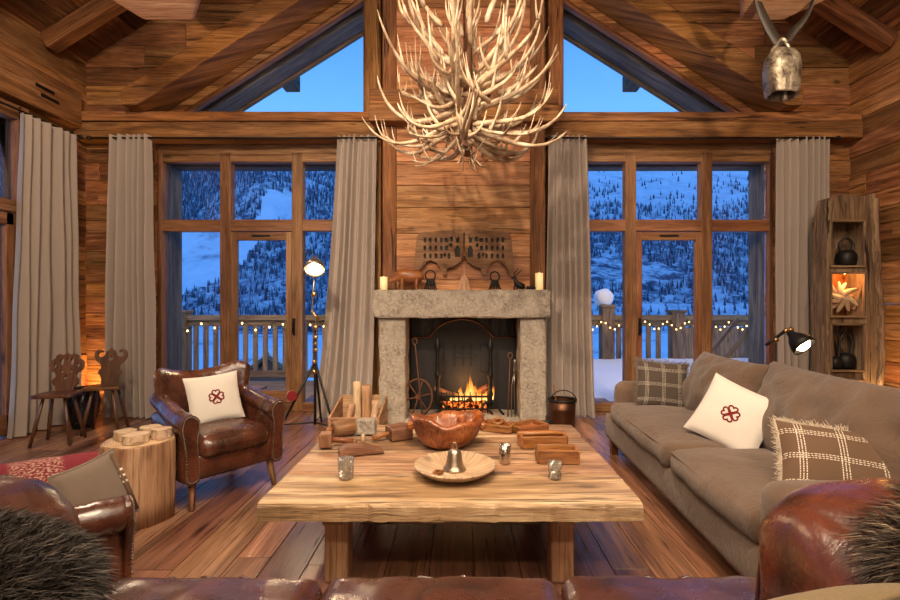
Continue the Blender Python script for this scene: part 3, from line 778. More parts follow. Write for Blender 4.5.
# small chalet below the balcony
c = thing('chalet', 'snow roofed wooden chalet below the left balcony railing', 'chalet', (-9.2, 26, -6.2))
m = MB(); m.box((0, 0, 1.6), (4.2, 5, 3.2)); m.M = Matrix.Translation((0, 2.5, 3.2)) @ Matrix.Rotation(R(90), 4, 'X'); m.prism([(-2.1, 0), (2.1, 0), (0, 1.55)], 0, 5); m.build('wall', M['brown_wood'], c)
for s2 in (-1, 1):
    m = MB(); m.beam((s2 * 2.7, 0, 3.0), (0, 0, 4.95), 6.2, 0.14); r_ = m.build('roof', M['brown_wood'], c)
    m = MB(); m.beam((s2 * 2.65, 0.1, 3.2), (0, 0.1, 5.15), 6.0, 0.24); m.build('roof_snow', M['snow'], r_)
# fairy lights on both railings
def lights(name, pts, n, label, r=0.016):
    root = thing(name, label, 'string lights', pts[0])
    P = [Vector(p) - Vector(pts[0]) for p in smooth_open(pts, 8)]
    MB().tube(P, 0.006, 5).build('cable', M['iron'], root)
    for i in range(n):
        k = (i + 0.5) / n * (len(P) - 1); a = int(k); p = P[a].lerp(P[min(a + 1, len(P) - 1)], k - a) + Vector((0, 0, -0.03))
        q = MB(); q.soft(p, (2 * r, 2 * r, 2.6 * r), r, 2); q.build('bulb', M['fairy'], root)
pts = []
x = -5.5
while x < -1.7: pts += [(x, 9.05, 0.95), (x + 0.35, 9.04, 0.80)]; x += 0.7
lights('string_lights', pts, 15, 'sagging string of warm bulbs on the left balcony railing', 0.016)
for x_ in (-3.0, 3.0): spot((x_, 6.9, 2.9), (x_, 9.0, 0.3), 240 if x_ < 0 else 130, 110, 0.05, (1.0, 0.72, 0.45))  # unseen spots added under the eave to warm the railings
pts = []; x = 2.3
while x < 6.1: pts += [(x, 9.02, 0.98), (x + 0.2, 9.0, 0.83)]; x += 0.4
lights('string_lights', pts, 46, 'dense tangle of warm fairy lights along the right balcony railing', 0.012)
# deck chair frame outside
c = thing('deck_chair', 'folded grey deck chair standing in snow outside the right window', 'deck chair', (3.75, 6.62, -0.15))
for sy in (-0.22, 0.22):
    MB().beam((-0.34, sy, 0.52), (0.22, sy, 1.22), 0.03, 0.05).build('back_rail', M['grey'], c, bevel=0.004)
    MB().beam((-0.36, sy, 0.52), (0.16, sy, 0.50), 0.03, 0.05).build('seat_rail', M['grey'], c, bevel=0.004)
    for xx in (-0.3, 0.12): MB().beam((xx, sy, 0.0), (xx, sy, 0.5), 0.04, 0.04).build('leg', M['grey'], c)
MB().box((-0.1, 0, 0.545), (0.5, 0.42, 0.02)).build('seat', M['snow'], c)
# ================================================================== FIREPLACE
fp = thing('stone_fireplace', 'rough grey stone fireplace with thick stone mantel and dark firebox', 'fireplace', (0.03, 5.2, 0))
o3 = Vector((0.03, 5.2, 0))
def rel(mb): 
    mb.v = [v - o3 for v in mb.v]; return mb
def rough_block(c, size, seed):
    m = MB(); m.soft(c, size, 0.02, 34, amp=0.012, ns=9, seed=seed); return rel(m)
rough_block((0.026, 5.20, 1.29), (1.864, 0.40, 0.292), 1).build('mantel', M['stone'], fp)
rough_block((-0.705, 5.24, 0.575), (0.28, 0.36, 1.14), 2).build('jamb', M['stone'], fp)
rough_block((0.785, 5.24, 0.575), (0.27, 0.36, 1.14), 3).build('jamb', M['stone'], fp)
rough_block((0.04, 5.30, 0.03), (1.24, 0.56, 0.07), 4).build('hearth', M['stone'], fp)
m = MB()
m.box((0.04, 5.98, 0.62), (1.4, 0.08, 1.25)); m.box((-0.60, 5.62, 0.62), (0.06, 0.76, 1.25)); m.box((0.69, 5.62, 0.62), (0.06, 0.76, 1.25))
m.box((0.04, 5.62, 1.22), (1.36, 0.76, 0.05)); m.box((0.04, 5.72, 0.025), (1.3, 0.6, 0.05))
z = 0.06
while z < 1.18:
    x = -0.56 - random.random() * 0.2
    while x < 0.66:
        a, b = max(x, -0.56), min(x + 0.21, 0.65)
        if b - a > 0.02: m.box(((a + b) / 2, 5.945, z + 0.03), (b - a - 0.008, 0.02, 0.056))
        x += 0.215
    z += 0.064
rel(m).build('firebox', M['soot'], fp)
# arched iron fireback with a bright rim
def W(px, py, d): return ((px - 459) / 480 * d, d, 1.3 - (py - 303) / 480 * d)
out = [W(px, py, 5.6) for px, py in ((411, 415), (411, 337), (428, 337), (434, 331), (441, 325), (450, 321), (462, 319), (474, 321), (483, 326), (490, 333), (496, 337), (515, 337), (515, 415))]
fb = plate_obj('fireback', [(p[0] - o3.x, p[2]) for p in out], [], 0.03, M['fireback'], fp, Matrix.Translation((0, 5.6 - o3.y, 0)) @ Matrix.Rotation(R(90), 4, 'X'))
rel(MB().tube([Vector(p) + Vector((0, -0.02, 0)) for p in smooth_open(out[1:12], 4)], 0.012, 8)).build('rim', M['copper'], fb)
m = MB()
for r0, r1 in (((436, 345), (444, 372)), ((454, 345), (456, 366)), ((462, 345), (464, 366)), ((470, 345), (472, 366)), ((452, 355), (476, 357)), ((480, 345), (492, 372))):
    a = W(*r0, 5.58); b = W(*r1, 5.58); m.box(((a[0] + b[0]) / 2, 5.58, (a[2] + b[2]) / 2), (abs(a[0] - b[0]), 0.03, abs(a[2] - b[2])))
rel(m).build('relief', M['fireback'], fb, bevel=0.008)

# andirons
def andiron():
    t = thing('andiron', None, 'andiron', group='turned iron andirons')
    m = MB(); m.lathe([(0.03, 0.12), (0.022, 0.2), (0.035, 0.24), (0.02, 0.28), (0.02, 0.40), (0.034, 0.43), (0.034, 0.46), (0.018, 0.5), (0.026, 0.56), (0.018, 0.62), (0.018, 0.70), (0.032, 0.74), (0.036, 0.78), (0.02, 0.83), (0.008, 0.86), (0.0, 0.87)], n=14)
    m.build('column', M['iron'], t)
    for s_ in (-1, 1): MB().tube(smooth_open([(0, 0, 0.16), (s_ * 0.06, 0, 0.14), (s_ * 0.10, 0, 0.07), (s_ * 0.15, 0, 0.012)], 4), 0.013, 8).build('foot', M['iron'], t)
    MB().tube([(0, 0, 0.14), (0, 0.3, 0.14), (0, 0.32, 0.012)], 0.014, 6).build('bar', M['iron'], t)
    return t
a1 = andiron(); a1.location = (-0.235, 5.30, 0.055); a1['label'] = 'tall turned iron andiron on the left of the fire, beside wheel'
a2 = copy_tree(a1); a2.location = (0.345, 5.30, 0.055); a2['label'] = 'tall turned iron andiron on the right of the fire, beside tongs'
# fire basket, logs, flames
g = thing('fire_grate', 'low black iron fire basket holding the burning logs', 'fire grate', (0.06, 5.36, 0.055))
MB().box((0, 0, 0.06), (0.56, 0.02, 0.02)).box((0, 0, 0.20), (0.56, 0.02, 0.02)).box((0, 0.2, 0.06), (0.56, 0.02, 0.02)).build('rail', M['iron'], g)
for i in range(9): MB().cyl((-0.26 + i * 0.065, 0, 0.02), (-0.26 + i * 0.065, 0, 0.25), 0.008, n=6).build('bar', M['iron'], g)
for sx in (-0.26, 0.26): MB().tube(smooth_open([(sx, 0, 0.06), (sx * 1.15, -0.04, 0.03), (sx * 1.2, -0.08, 0.006)], 4), 0.012, 6).build('leg', M['iron'], g)
m = MB(); m.soft((0.06, 5.47, 0.13), (0.5, 0.17, 0.10), 0.05, 14, amp=0.03, ns=18)
tag(m.build('ember_bed', M['ember']), 'glowing ember bed inside the iron fire basket', 'embers', kind='stuff')
def log(name, a, b, r, label, mat='slab', grp=None, cat='log'):
    m = MB(); a = Vector(a); b = Vector(b); n_ = 7
    pts = [a.lerp(b, i / (n_ - 1)) + Vector([random.uniform(-1, 1) * r * 0.12 for _ in range(3)]) for i in range(n_)]
    m.tube([p - a for p in pts], [r * random.uniform(0.88, 1.08) for _ in range(n_)], 10)
    return tag(m.build(name, M[mat], origin=None), label, cat, grp), a
def put_log(*args, **kw):
    o, a = log(*args, **kw); o.location = a; return o
put_log('burning_log', (-0.22, 5.45, 0.24), (0.16, 5.48, 0.20), 0.05, 'charred log lying behind the bars of the fire basket', 'soot')
put_log('burning_log', (-0.28, 5.47, 0.33), (-0.02, 5.50, 0.22), 0.035, 'pale split log leaning in from the left of flames', 'brown_wood')
put_log('burning_log', (0.10, 5.46, 0.21), (0.34, 5.44, 0.36), 0.038, 'reddish log leaning against the right andiron above flames', 'red_wood')
fl = thing('fire', 'orange and yellow flames rising from the logs', 'fire', (0.1, 5.44, 0.2))
rf = random.Random(3)
for (x, h, w) in ((-0.13, 0.13, 0.026), (-0.08, 0.21, 0.030), (-0.035, 0.15, 0.028), (0.0, 0.28, 0.034), (0.04, 0.38, 0.032), (0.08, 0.25, 0.040), (0.12, 0.19, 0.04), (0.17, 0.12, 0.045), (0.22, 0.17, 0.03), (-0.18, 0.08, 0.03), (0.28, 0.22, 0.02)):
    yy = rf.uniform(-0.03, 0.03); pts = []; rad = []
    for i in range(12):
        t_ = i / 11; pts.append((x + 0.02 * math.sin(t_ * 5 + x * 40) * t_, yy + 0.01 * math.sin(t_ * 7 + x * 9), h * t_))
        rad.append(max(0.0015, w * (math.sin(PI * min(1, t_ * 0.9 + 0.22)) ** 1.1) * (1 - t_ ** 2.2)))
    m = MB(); m.tube(pts, rad, 10); L = pts[-1][2]; m.uv = [(min(1, u / max(h, 1e-3)), v) for u, v in m.uv]; m.build('flame', M['flame'], fl)
point((0.08, 5.36, 0.36), 6, 0.10, (1.0, 0.42, 0.12))
# spoked iron wheel and pokers at the left, tongs at the right
c = thing('iron_wheel', 'rusty spoked iron wheel standing on edge inside left of fireplace', 'iron wheel', (-0.45, 5.27, 0.27))
MB().tube([(0.155 * math.cos(a / 24 * 2 * PI), 0, 0.195 * math.sin(a / 24 * 2 * PI)) for a in range(24)], 0.011, 8, close=True).build('rim', M['rust'], c)
for k in range(6): 
    a = k * PI / 3 + 0.2; MB().tube([(0, 0, 0), (0.155 * math.cos(a), 0, 0.195 * math.sin(a))], 0.008, 6).build('spoke', M['rust'], c)
MB().cyl((0, -0.015, 0), (0, 0.015, 0), 0.03, n=12).build('hub', M['rust'], c)
def poker(loc, top, label, mat='rust', grp=None):
    t = thing('fire_poker', label, 'fire poker', loc, 0, grp)
    top = Vector(top); MB().tube([(0, 0, 0), top], 0.008, 6).build('shaft', M[mat], t)
    MB().tube([top + top.normalized() * 0.036 + Vector((0.025 * math.cos(q), 0, 0.035 * math.sin(q))) for q in [i / 12 * 2 * PI for i in range(12)]], 0.006, 6, close=True).build('ring_handle', M[mat], t)
poker((-0.40, 5.21, 0.065), (-0.08, 0.05, 0.78), 'long rusty poker leaning behind the wheel at left of firebox')
poker((0.53, 5.21, 0.065), (0.03, 0.06, 0.62), 'thin rusty poker leaning inside the right stone jamb')
t = thing('fire_tongs', 'bright steel fire tongs leaning against the right stone jamb', 'tongs', (0.585, 5.19, 0.065))
for s_ in (-1, 1): MB().tube([(s_ * 0.02, 0, 0), (s_ * 0.012, 0.01, 0.35), (0.02, 0.02, 0.50)], 0.006, 6).build('arm', M['steel'], t)
MB().lathe([(0.012, 0.48), (0.016, 0.52), (0.012, 0.58), (0.018, 0.61), (0.0, 0.63)], (0.02, 0.02, 0), 10).build('handle', M['steel'], t)
t = thing('log_fork', 'black iron fork standing at far right inside the firebox', 'fork', (0.62, 5.30, 0.065))
MB().tube([(0, 0, 0.0), (0.0, 0.02, 0.66)], 0.008, 6).build('shaft', M['iron'], t)

# ================================================================== MANTEL OBJECTS (mantel top z=1.436)
ZM = 1.436
def candle(x, y, h, r, label):
    t = thing('pillar_candle', label, 'candle', (x, y, ZM), 0, 'glowing pillar candles on the mantel')
    MB().lathe([(r, 0), (r, h - 0.004), (r * 0.8, h - 0.002), (r * 0.6, h - 0.02), (0, h - 0.022)], n=20).build('wax', M['wax'], t)
    MB().lathe([(0, 0), (0.006, 0.006), (0.004, 0.016), (0, 0.026)], (0, 0, h - 0.02), 8).build('flame', M['tealight'], t)
candle(-0.80, 5.10, 0.145, 0.040, 'short glowing candle at the left end of the mantel'); candle(0.852, 5.10, 0.185, 0.042, 'tall glowing candle at the right end of the mantel')
# carved wooden boar
b = thing('carved_boar', 'carved wooden boar figurine facing left on the stone mantel', 'figurine', (-0.55, 5.14, ZM), PI); b.scale = (1.0, 1.1, 1.2)
def bodyskin(name, rings, mat, parent, n=14):
    m = MB(); m.tube([r[0] for r in rings], [r[1] for r in rings], n, flat=1.0); return m.build(name, mat, parent)
bodyskin('body', [((-0.165, 0, 0.10), 0.012), ((-0.15, 0, 0.115), 0.04), ((-0.11, 0, 0.125), 0.057), ((-0.03, 0, 0.125), 0.06), ((0.04, 0, 0.135), 0.062), ((0.09, 0, 0.13), 0.052), ((0.135, 0, 0.11), 0.042), ((0.165, 0, 0.095), 0.027), ((0.19, 0, 0.088), 0.022), ((0.195, 0, 0.088), 0.015)], M['red_wood'], b)
for x, s_ in ((-0.12, -1), (-0.10, 1), (0.07, -1), (0.05, 1)):
    MB().tube([(x, s_ * 0.03, 0.10), (x + 0.006, s_ * 0.032, 0.05), (x, s_ * 0.032, 0.012), (x + 0.008, s_ * 0.032, 0.0)], [0.028, 0.017, 0.014, 0.018], 8).build('leg', M['red_wood'], b)
for s_ in (-1, 1): MB().tube([(0.11, s_ * 0.025, 0.145), (0.105, s_ * 0.04, 0.18)], [0.014, 0.003], 6).build('ear', M['red_wood'], b)
MB().tube([(-0.165, 0, 0.11), (-0.18, 0.006, 0.13), (-0.185, 0, 0.15)], 0.005, 5).build('tail', M['red_wood'], b)
# iron hobble rings
def hobble(x, label, sc=1.0):
    t = thing('iron_ring_stand', label, 'iron ornament', (x, 5.12, ZM), 0, 'forged iron ring ornaments')
    MB().tube([(0.052 * sc * math.cos(a / 18 * 2 * PI), 0, 0.155 * sc + 0.052 * sc * math.sin(a / 18 * 2 * PI)) for a in range(18)], 0.008, 8, close=True).build('ring', M['iron'], t)
    for i in range(7):
        u = (i - 3) / 3
        MB().tube([(u * 0.03 * sc, 0, 0.118 * sc), (u * 0.045 * sc, 0.012 * (i % 2), 0.06 * sc), (u * 0.065 * sc, -0.006, 0.007)], [0.007, 0.009, 0.007], 6).build('prong', M['iron'], t)
hobble(-0.305, 'black forged iron ring ornament beside the carved boar', 1.02); hobble(0.382, 'black forged iron ring ornament beneath the right arch of carving', 0.95)
# trefoil wooden figure
t = thing('carved_figure', 'small pale wooden trefoil figure leaning at mantel centre', 'figurine', (0.055, 5.16, ZM))
ol = smooth_closed([(-0.05, 0.0), (0.0, 0.01), (0.05, 0.0), (0.066, 0.03), (0.048, 0.06), (0.056, 0.09), (0.04, 0.12), (0.02, 0.15), (0.009, 0.19), (0.006, 0.26), (-0.006, 0.26), (-0.009, 0.19), (-0.02, 0.15), (-0.04, 0.12), (-0.056, 0.09), (-0.048, 0.06), (-0.066, 0.03)], 3)
plate_obj('board', ol, [], 0.03, M['stump'], t, Matrix.Rotation(R(90), 4, 'X'), vert_grain=True)
# dark deer
t = thing('deer_figurine', 'small black seated deer figurine on the right of the mantel', 'figurine', (0.64, 5.12, ZM))
bodyskin('body', [((0.055, 0, 0.015), 0.012), ((0.045, 0, 0.035), 0.035), ((0.01, 0, 0.05), 0.037), ((-0.025, 0, 0.075), 0.03), ((-0.038, 0, 0.105), 0.02), ((-0.042, 0, 0.13), 0.019), ((-0.062, 0, 0.135), 0.015), ((-0.08, 0, 0.128), 0.008)], M['iron'], t, 10)
for x in (-0.04, -0.01): MB().tube([(x, 0.012, 0.07), (x - 0.012, 0.012, 0.0)], [0.012, 0.008], 6).build('leg', M['iron'], t)
for s_ in (-1, 1):
    MB().tube(smooth_open([(-0.04, s_ * 0.008, 0.145), (-0.03 + 0.02 * s_, s_ * 0.02, 0.18), (-0.01 + 0.05 * (s_ > 0), s_ * 0.025, 0.225)], 4), [0.005] * 8 + [0.003], 6).build('antler', M['iron'], t)
MB_ = MB().soft((0.765, 5.1, ZM + 0.022), (0.10, 0.07, 0.04), 0.018, 6, amp=0.012, ns=25)
tag(MB_.build('dark_pine_cone', M['iron']), 'small dark lump lying beside the tall right candle', 'ornament')
# carved double headboard hanging on the chimney
t = thing('carved_yoke_panel', 'pierced carved wooden panel of two mirrored arched halves above the mantel', 'carving', (0.055, 5.315, 1.70))
def half(s2):
    pts = [(118, 2), (112, 0), (62, 6), (20, 8), (8, 14), (5, 40), (0, 62), (2, 75), (12, 86), (15, 74), (24, 62), (40, 57), (55, 62), (64, 74), (68, 83), (76, 84), (80, 72), (96, 68), (112, 60), (117, 50)]
    k = 1 / 214.0
    tr_ = lambda x, y: (s2 * ((x - 118) * k - 0.006) , 0.43 - y / 161.0)
    ol = [tr_(*p) for p in pts]
    holes = []
    for i in range(4):
        for j in range(3):
            cx, cy = 27 + i * 13, 22 + j * 14
            holes.append([tr_(cx + 3.6 * math.cos(a), cy + 5.0 * math.sin(a)) for a in [q / 8 * 2 * PI + 0.39 for q in range(8)]])
    for cx, cy, a_, b_ in ((78, 22, 6, 4), (78, 36, 4.5, 5), (74, 48, 4, 4), (90, 20, 5, 5), (88, 31, 3.5, 4), (27, 62, 3.5, 2.5), (84, 50, 4, 6)):
        holes.append([tr_(cx + a_ * math.cos(a), cy + b_ * math.sin(a)) for a in [q / 8 * 2 * PI for q in range(8)]])
    holes.append([tr_(*p) for p in ((98, 52), (98, 38), (101, 33), (104, 31), (107, 33), (110, 38), (110, 52))])
    holes.append([tr_(*p) for p in ((100, 26), (99, 14), (103, 20), (108, 12), (108, 26))])
    a0, a1 = tr_(20, 56), tr_(113, 12)
    MB().box(((a0[0] + a1[0]) / 2, 0.016, (a0[1] + a1[1]) / 2), (abs(a1[0] - a0[0]), 0.004, a1[1] - a0[1])).build('backing', M['iron'], t)
    if s2 > 0: half.src = plate_obj('carved_half', ol, holes, 0.035, M['carved'], t, Matrix.Rotation(R(90), 4, 'X'), bev=0.0)
    else:
        me = half.src.data.copy(); me.transform(Matrix.Scale(-1, 4, (1, 0, 0))); me.flip_normals()
        o = bpy.data.objects.new('carved_half', me); COL.objects.link(o); o.parent = t
half(1); half(-1)
MB().box((0, 0.012, -0.02), (0.9, 0.006, 0.2)).build('backing', M['soot'], t) if False else None
MB().tube(smooth_open([(-0.04, 0, 0.0), (0.0, 0.0, -0.12), (0.0, 0, -0.22)], 4), 0.008, 6).build('cord', M['brown_wood'], t) if False else None

# ================================================================== CURTAINS
def curtain(x0, x1, xb0, xb1, y, ztop, label, folds, n=None, side=None, amp=0.05, flare=0.0, grp='floor length linen curtains'):
    t = thing('curtain', label, 'curtain', ((x0 + x1) / 2, y, 0.0) if side is None else (side, y, 0.0), 0, grp)
    ox = Vector(t.location)
    m = MB(); ph = random.random() * 6
    def f(u, v):
        v2 = v  # 0 bottom .. 1 top
        a = xb0 + (x0 - xb0) * min(1, v2 ** 0.7); b = xb1 + (x1 - xb1) * min(1, v2 ** 0.7)
        w = u + 0.012 * math.sin(v2 * 5 + u * 9 + ph) * (1 - v2) + 0.02 * noise.noise(Vector((u * 3, v2 * 1.5, ph)))
        s_ = a + (b - a) * w
        am = 1.5 * amp * (0.75 + 0.45 * noise.noise(Vector((u * 4, 0, ph)))) * (0.7 + 0.5 * (1 - v2))
        d = am * math.sin(2 * PI * folds * u + 1.3 * math.sin(u * 7 + ph)) + 0.02 * noise.noise(Vector((u * 6, v2 * 4, ph + 3)))
        z = 0.012 + v2 * (ztop - 0.012) 
        d -= flare * (1 - v2) ** 3
        if side is None: return Vector((s_, y + d, z)) - ox
        return Vector((side - d, s_, z)) - ox
    def fb(u, v):
        p = f(u, v); return p + (Vector((0, 0.008, 0)) if side is None else Vector((-0.008, 0, 0)))
    m.grid(f, folds * 14, 36); m.grid(fb, folds * 14, 36, flip=True)
    m.build('cloth', M['curtain'], t)
    return t
curtain(-3.97, -3.50, -4.03, -3.44, 5.42, 3.20, 'linen curtain in left corner between wooden wall and left window', 6)
curtain(-1.37, -0.93, -1.62, -0.98, 5.45, 3.20, 'linen curtain flaring behind log crate at left of the fireplace', 6, flare=0.12, amp=0.045)
curtain(1.02, 1.46, 0.98, 1.56, 5.45, 3.20, 'linen curtain hanging right of the fireplace above metal pail', 6, amp=0.045)
curtain(3.62, 4.22, 3.62, 4.22, 5.45, 3.18, 'linen curtain right of the right window behind lamp head', 8, amp=0.05)
curtain(4.68, 5.33, 4.55, 5.40, -1, 3.16, 'linen curtain on the left side wall next to glazed door', 6, side=-4.26, amp=0.045)
bpy.context.view_layer.update()
def rod(a, b, label, ends=(1, 1)):
    a = Vector(a); b = Vector(b)
    t = thing('curtain_rod', label, 'curtain rod', a, 0, 'thin black curtain rods')
    MB().tube([(0, 0, 0), b - a], 0.011, 8).build('pole', M['iron'], t)
    d = (b - a).normalized()
    for p, s_ in ((Vector((0, 0, 0)), -1), (b - a, 1)):
        m = MB(); m.soft(p + d * 0.02 * s_, (0.05, 0.05, 0.05), 0.025, 4); m.build('finial', M['iron'], t)
    for k in (0.12, 0.5, 0.88):
        p = (b - a) * k; off = Vector((0, 0.10, 0)) if abs(d.x) > 0.5 else Vector((-0.14, 0, 0))
        MB().tube([p, p + off], 0.008, 6).build('bracket', M['iron'], t)
rod((-4.16, 5.42, 3.165), (-0.92, 5.42, 3.165), 'black curtain rod above the left window under tie beam')
rod((1.03, 5.42, 3.165), (4.26, 5.42, 3.165), 'black curtain rod above the right window under tie beam')
rod((-4.29, 3.2, 3.18), (-4.29, 5.42, 3.18), 'black curtain rod running along the left side wall')
# ================================================================== COFFEE TABLE
ct = thing('coffee_table', 'large low coffee table of thick weathered wooden planks', 'coffee table', (-0.035, 2.7, 0))
m = MB(); yy = 2.04; rr = random.Random(4)
edges = [2.04, 2.40, 2.74, 3.06, 3.37]
def slab(y0, y1, seed):
    m = MB(); nx, L = 70, 1.64
    def top(u, v): 
        x = (u - 0.5) * L; y = y0 + (y1 - y0) * v - 2.7
        return x, y
    e0 = lambda x: 0.006 * noise.noise(Vector((x * 9, seed, 0))) + (0.006 * noise.noise(Vector((x * 30, seed, 5))))
    prof = [(0, 0.37), (0.0, 0.395), (-0.0, 0.43), (0.006, 0.444), (0.02, 0.45)]
    rows = [(y0 - 2.7 + a, z) for a, z in prof] + [(y0 - 2.7 + (y1 - y0) * k / 8, 0.45) for k in range(1, 8)] + [(y1 - 2.7 - a, z) for a, z in prof[::-1]]
    n = len(rows); b = 0
    for i in range(nx + 1):
        x = (i / nx - 0.5) * L
        for y, z in rows:
            zz = z + (0.004 * noise.noise(Vector((x * 2.5, y * 25, seed))) + 0.003 * noise.noise(Vector((x * 12, y * 60, seed))) if z > 0.44 else 0)
            yy2 = y + (e0(x) if y < y0 - 2.7 + 0.02 else (-e0(x) if y > y1 - 2.7 - 0.021 else 0)) * (1.6 if z < 0.44 else 0.6)
            xx = x + (0.012 * noise.noise(Vector((y * 12, z * 20, seed + 3))) if i in (0, nx) else 0)
            m.v.append(Vector((xx, yy2, zz)))
    r_ = random.random()
    for i in range(nx):
        for j in range(n - 1):
            q = [i * n + j, i * n + j + 1, (i + 1) * n + j + 1, (i + 1) * n + j][::-1]
            m.face(q, [(m.v[k].x, m.v[k].y + m.v[k].z) for k in q], r_, False)
        q = [i * n, (i + 1) * n, (i + 1) * n + n - 1, i * n + n - 1][::-1]; m.face(q, [(m.v[k].x, m.v[k].y) for k in q], r_)
    m.face(list(range(n)), [(m.v[k].y * 1, m.v[k].z) for k in range(n)], r_); q = list(range(nx * n, nx * n + n))[::-1]; m.face(q, [(m.v[k].y, m.v[k].z) for k in q], r_)
    return m
for i in range(4): slab(edges[i] + 0.0008, edges[i + 1] - 0.0008, i * 7.3).build('plank', M['table'], ct)
for sx in (-0.535, 0.515):
    for y in (-0.42, 0.42):
        MB().box((sx, y, 0.185), (0.11, 0.12, 0.37)).build('leg', M['stump'], ct, bevel=0.012)
    MB().box((sx, 0, 0.335), (0.09, 1.1, 0.069)).build('bearer', M['stump'], ct, bevel=0.008)
MB().box((-0.01, 0, 0.12), (1.0, 0.08, 0.10)).build('stretcher', M['stump'], ct, bevel=0.008)
ZT = 0.454
def TP(px, py, z=ZT):   # table-top point seen at a pixel
    d = (1.3 - z) * 480 / (py - 303); return ((px - 459) / 480 * d, d)
# burl bowl
bx, by = -0.075, 2.86
t = thing('burl_bowl', 'large red brown burl wood bowl with uneven rim on table', 'bowl', (bx, by, ZT))
wob = lambda a, z: 1 + (0.10 * math.cos(2 * a) + 0.035 * math.sin(3 * a + 1) + 0.02 * math.sin(7 * a)) * min(1, z / 0.14)
m = MB(); m.lathe([(0.0, 0.0), (0.10, 0.0), (0.145, 0.022), (0.178, 0.07), (0.186, 0.12), (0.195, 0.145), (0.20, 0.158), (0.185, 0.17), (0.155, 0.165), (0.125, 0.135), (0.11, 0.09), (0.08, 0.05), (0, 0.04)], n=60, wob=wob)
for i, v in enumerate(m.v):
    a = math.atan2(v.y, v.x); r_ = math.hypot(v.x, v.y)
    if r_ > 0.09 and v.z > 0.09: v.z += 0.016 * math.sin(2 * a + 0.6) + 0.010 * math.sin(5 * a)
    m.v[i] = v + noise.noise_vector(v * 14) * 0.005
m.build('bowl', M['bowl'], t)
for sx in (-1, 1):
    m = MB(); m.soft((sx * 0.205, 0.01, 0.125), (0.06, 0.13, 0.05), 0.02, 8, amp=0.01, ns=20, rot=(0, sx * 0.3, 0)); m.build('lug_handle', M['bowl'], t)
# round plate
px_, py_ = -0.02, 2.375
t = tag(MB().lathe([(0.0, 0.0), (0.10, 0.0), (0.16, 0.018), (0.198, 0.044), (0.203, 0.05), (0.198, 0.055), (0.185, 0.05), (0.14, 0.028), (0.08, 0.018), (0, 0.017)], n=64).build('wooden_plate', M['pale'], origin=None), 'round pale wooden plate holding a metal hand bell', 'plate'); t.location = (px_, py_, ZT)
t = thing('hand_bell', 'small cast metal bell standing on the round wooden plate', 'bell', (-0.022, 2.385, ZT + 0.0175))
MB().lathe([(0.058, 0.0), (0.058, 0.008), (0.050, 0.015), (0.044, 0.03), (0.038, 0.06), (0.034, 0.085), (0.026, 0.10), (0.012, 0.107), (0.0, 0.108)], n=32).build('bell_body', M['bell'], t)
MB().tube([(-0.012 * math.cos(a), 0, 0.105 + 0.03 * math.sin(a)) for a in [i / 10 * PI for i in range(11)]], 0.005, 8).build('loop_handle', M['bell'], t)
m = MB()
for k in range(4): m.prism(heart(0.016, 0.014 * math.cos(k * PI / 2), 0.014 * math.sin(k * PI / 2), k * PI / 2 + PI / 2, 12), 0, 0.012, 0.3)
o = tag(m.build('wooden_clover', M['red_wood']), 'tiny brown wooden clover lying on the plate beside bell', 'ornament'); o.location = (-0.10, 2.315, ZT + 0.024); o.rotation_euler = (0, 0, 0.4)
# candle glasses
def glass_cup(loc, r, h, label, mat, name='votive_glass', flame=True):
    t = thing(name, label, 'candle holder', loc, 0)
    wb = lambda a, z: 1 + 0.035 * math.cos(8 * a)
    MB().lathe([(0, 0), (r * 0.82, 0), (r * 0.86, 0.006), (r * 0.92, h * 0.5), (r, h), (r * 0.93, h), (r * 0.85, h * 0.5), (r * 0.74, 0.01), (0, 0.01)], n=32, wob=wb).build('cup', mat, t)
    MB().lathe([(0, 0.011), (r * 0.68, 0.011), (r * 0.70, h * 0.35), (0, h * 0.35)], n=20).build('candle', M['linen'], t)
    if flame: MB().lathe([(0, 0), (0.005, 0.006), (0.003, 0.014), (0, 0.022)], (0, 0, h * 0.36), 8).build('flame', M['tealight'], t)
tg = NT('facet_glass'); vo_ = tg.n('ShaderNodeTexVoronoi', feature='DISTANCE_TO_EDGE'); vo_.inputs['Scale'].default_value = 55; tg.l(tg.obj(), vo_.inputs['Vector'])
M['facet'] = tg.bsdf((0.62, 0.55, 0.48), 0.08, vo_.outputs['Distance'], 1.0, 0.03, Transmission_Weight=0.55, IOR=1.5, Metallic=0.35)
x_, y_ = TP(346, 478); glass_cup((x_, y_, ZT), 0.040, 0.095, 'faceted votive glass standing alone at front left of table', M['facet'])
x_, y_ = TP(555, 478); glass_cup((x_, y_, ZT), 0.034, 0.078, 'small faceted votive glass before the open wooden troughs', M['facet'])
x_, y_ = TP(505, 463); glass_cup((x_, y_, ZT), 0.031, 0.098, 'shiny silvered candle cup standing between bell and troughs', M['silver'], 'candle_cup')
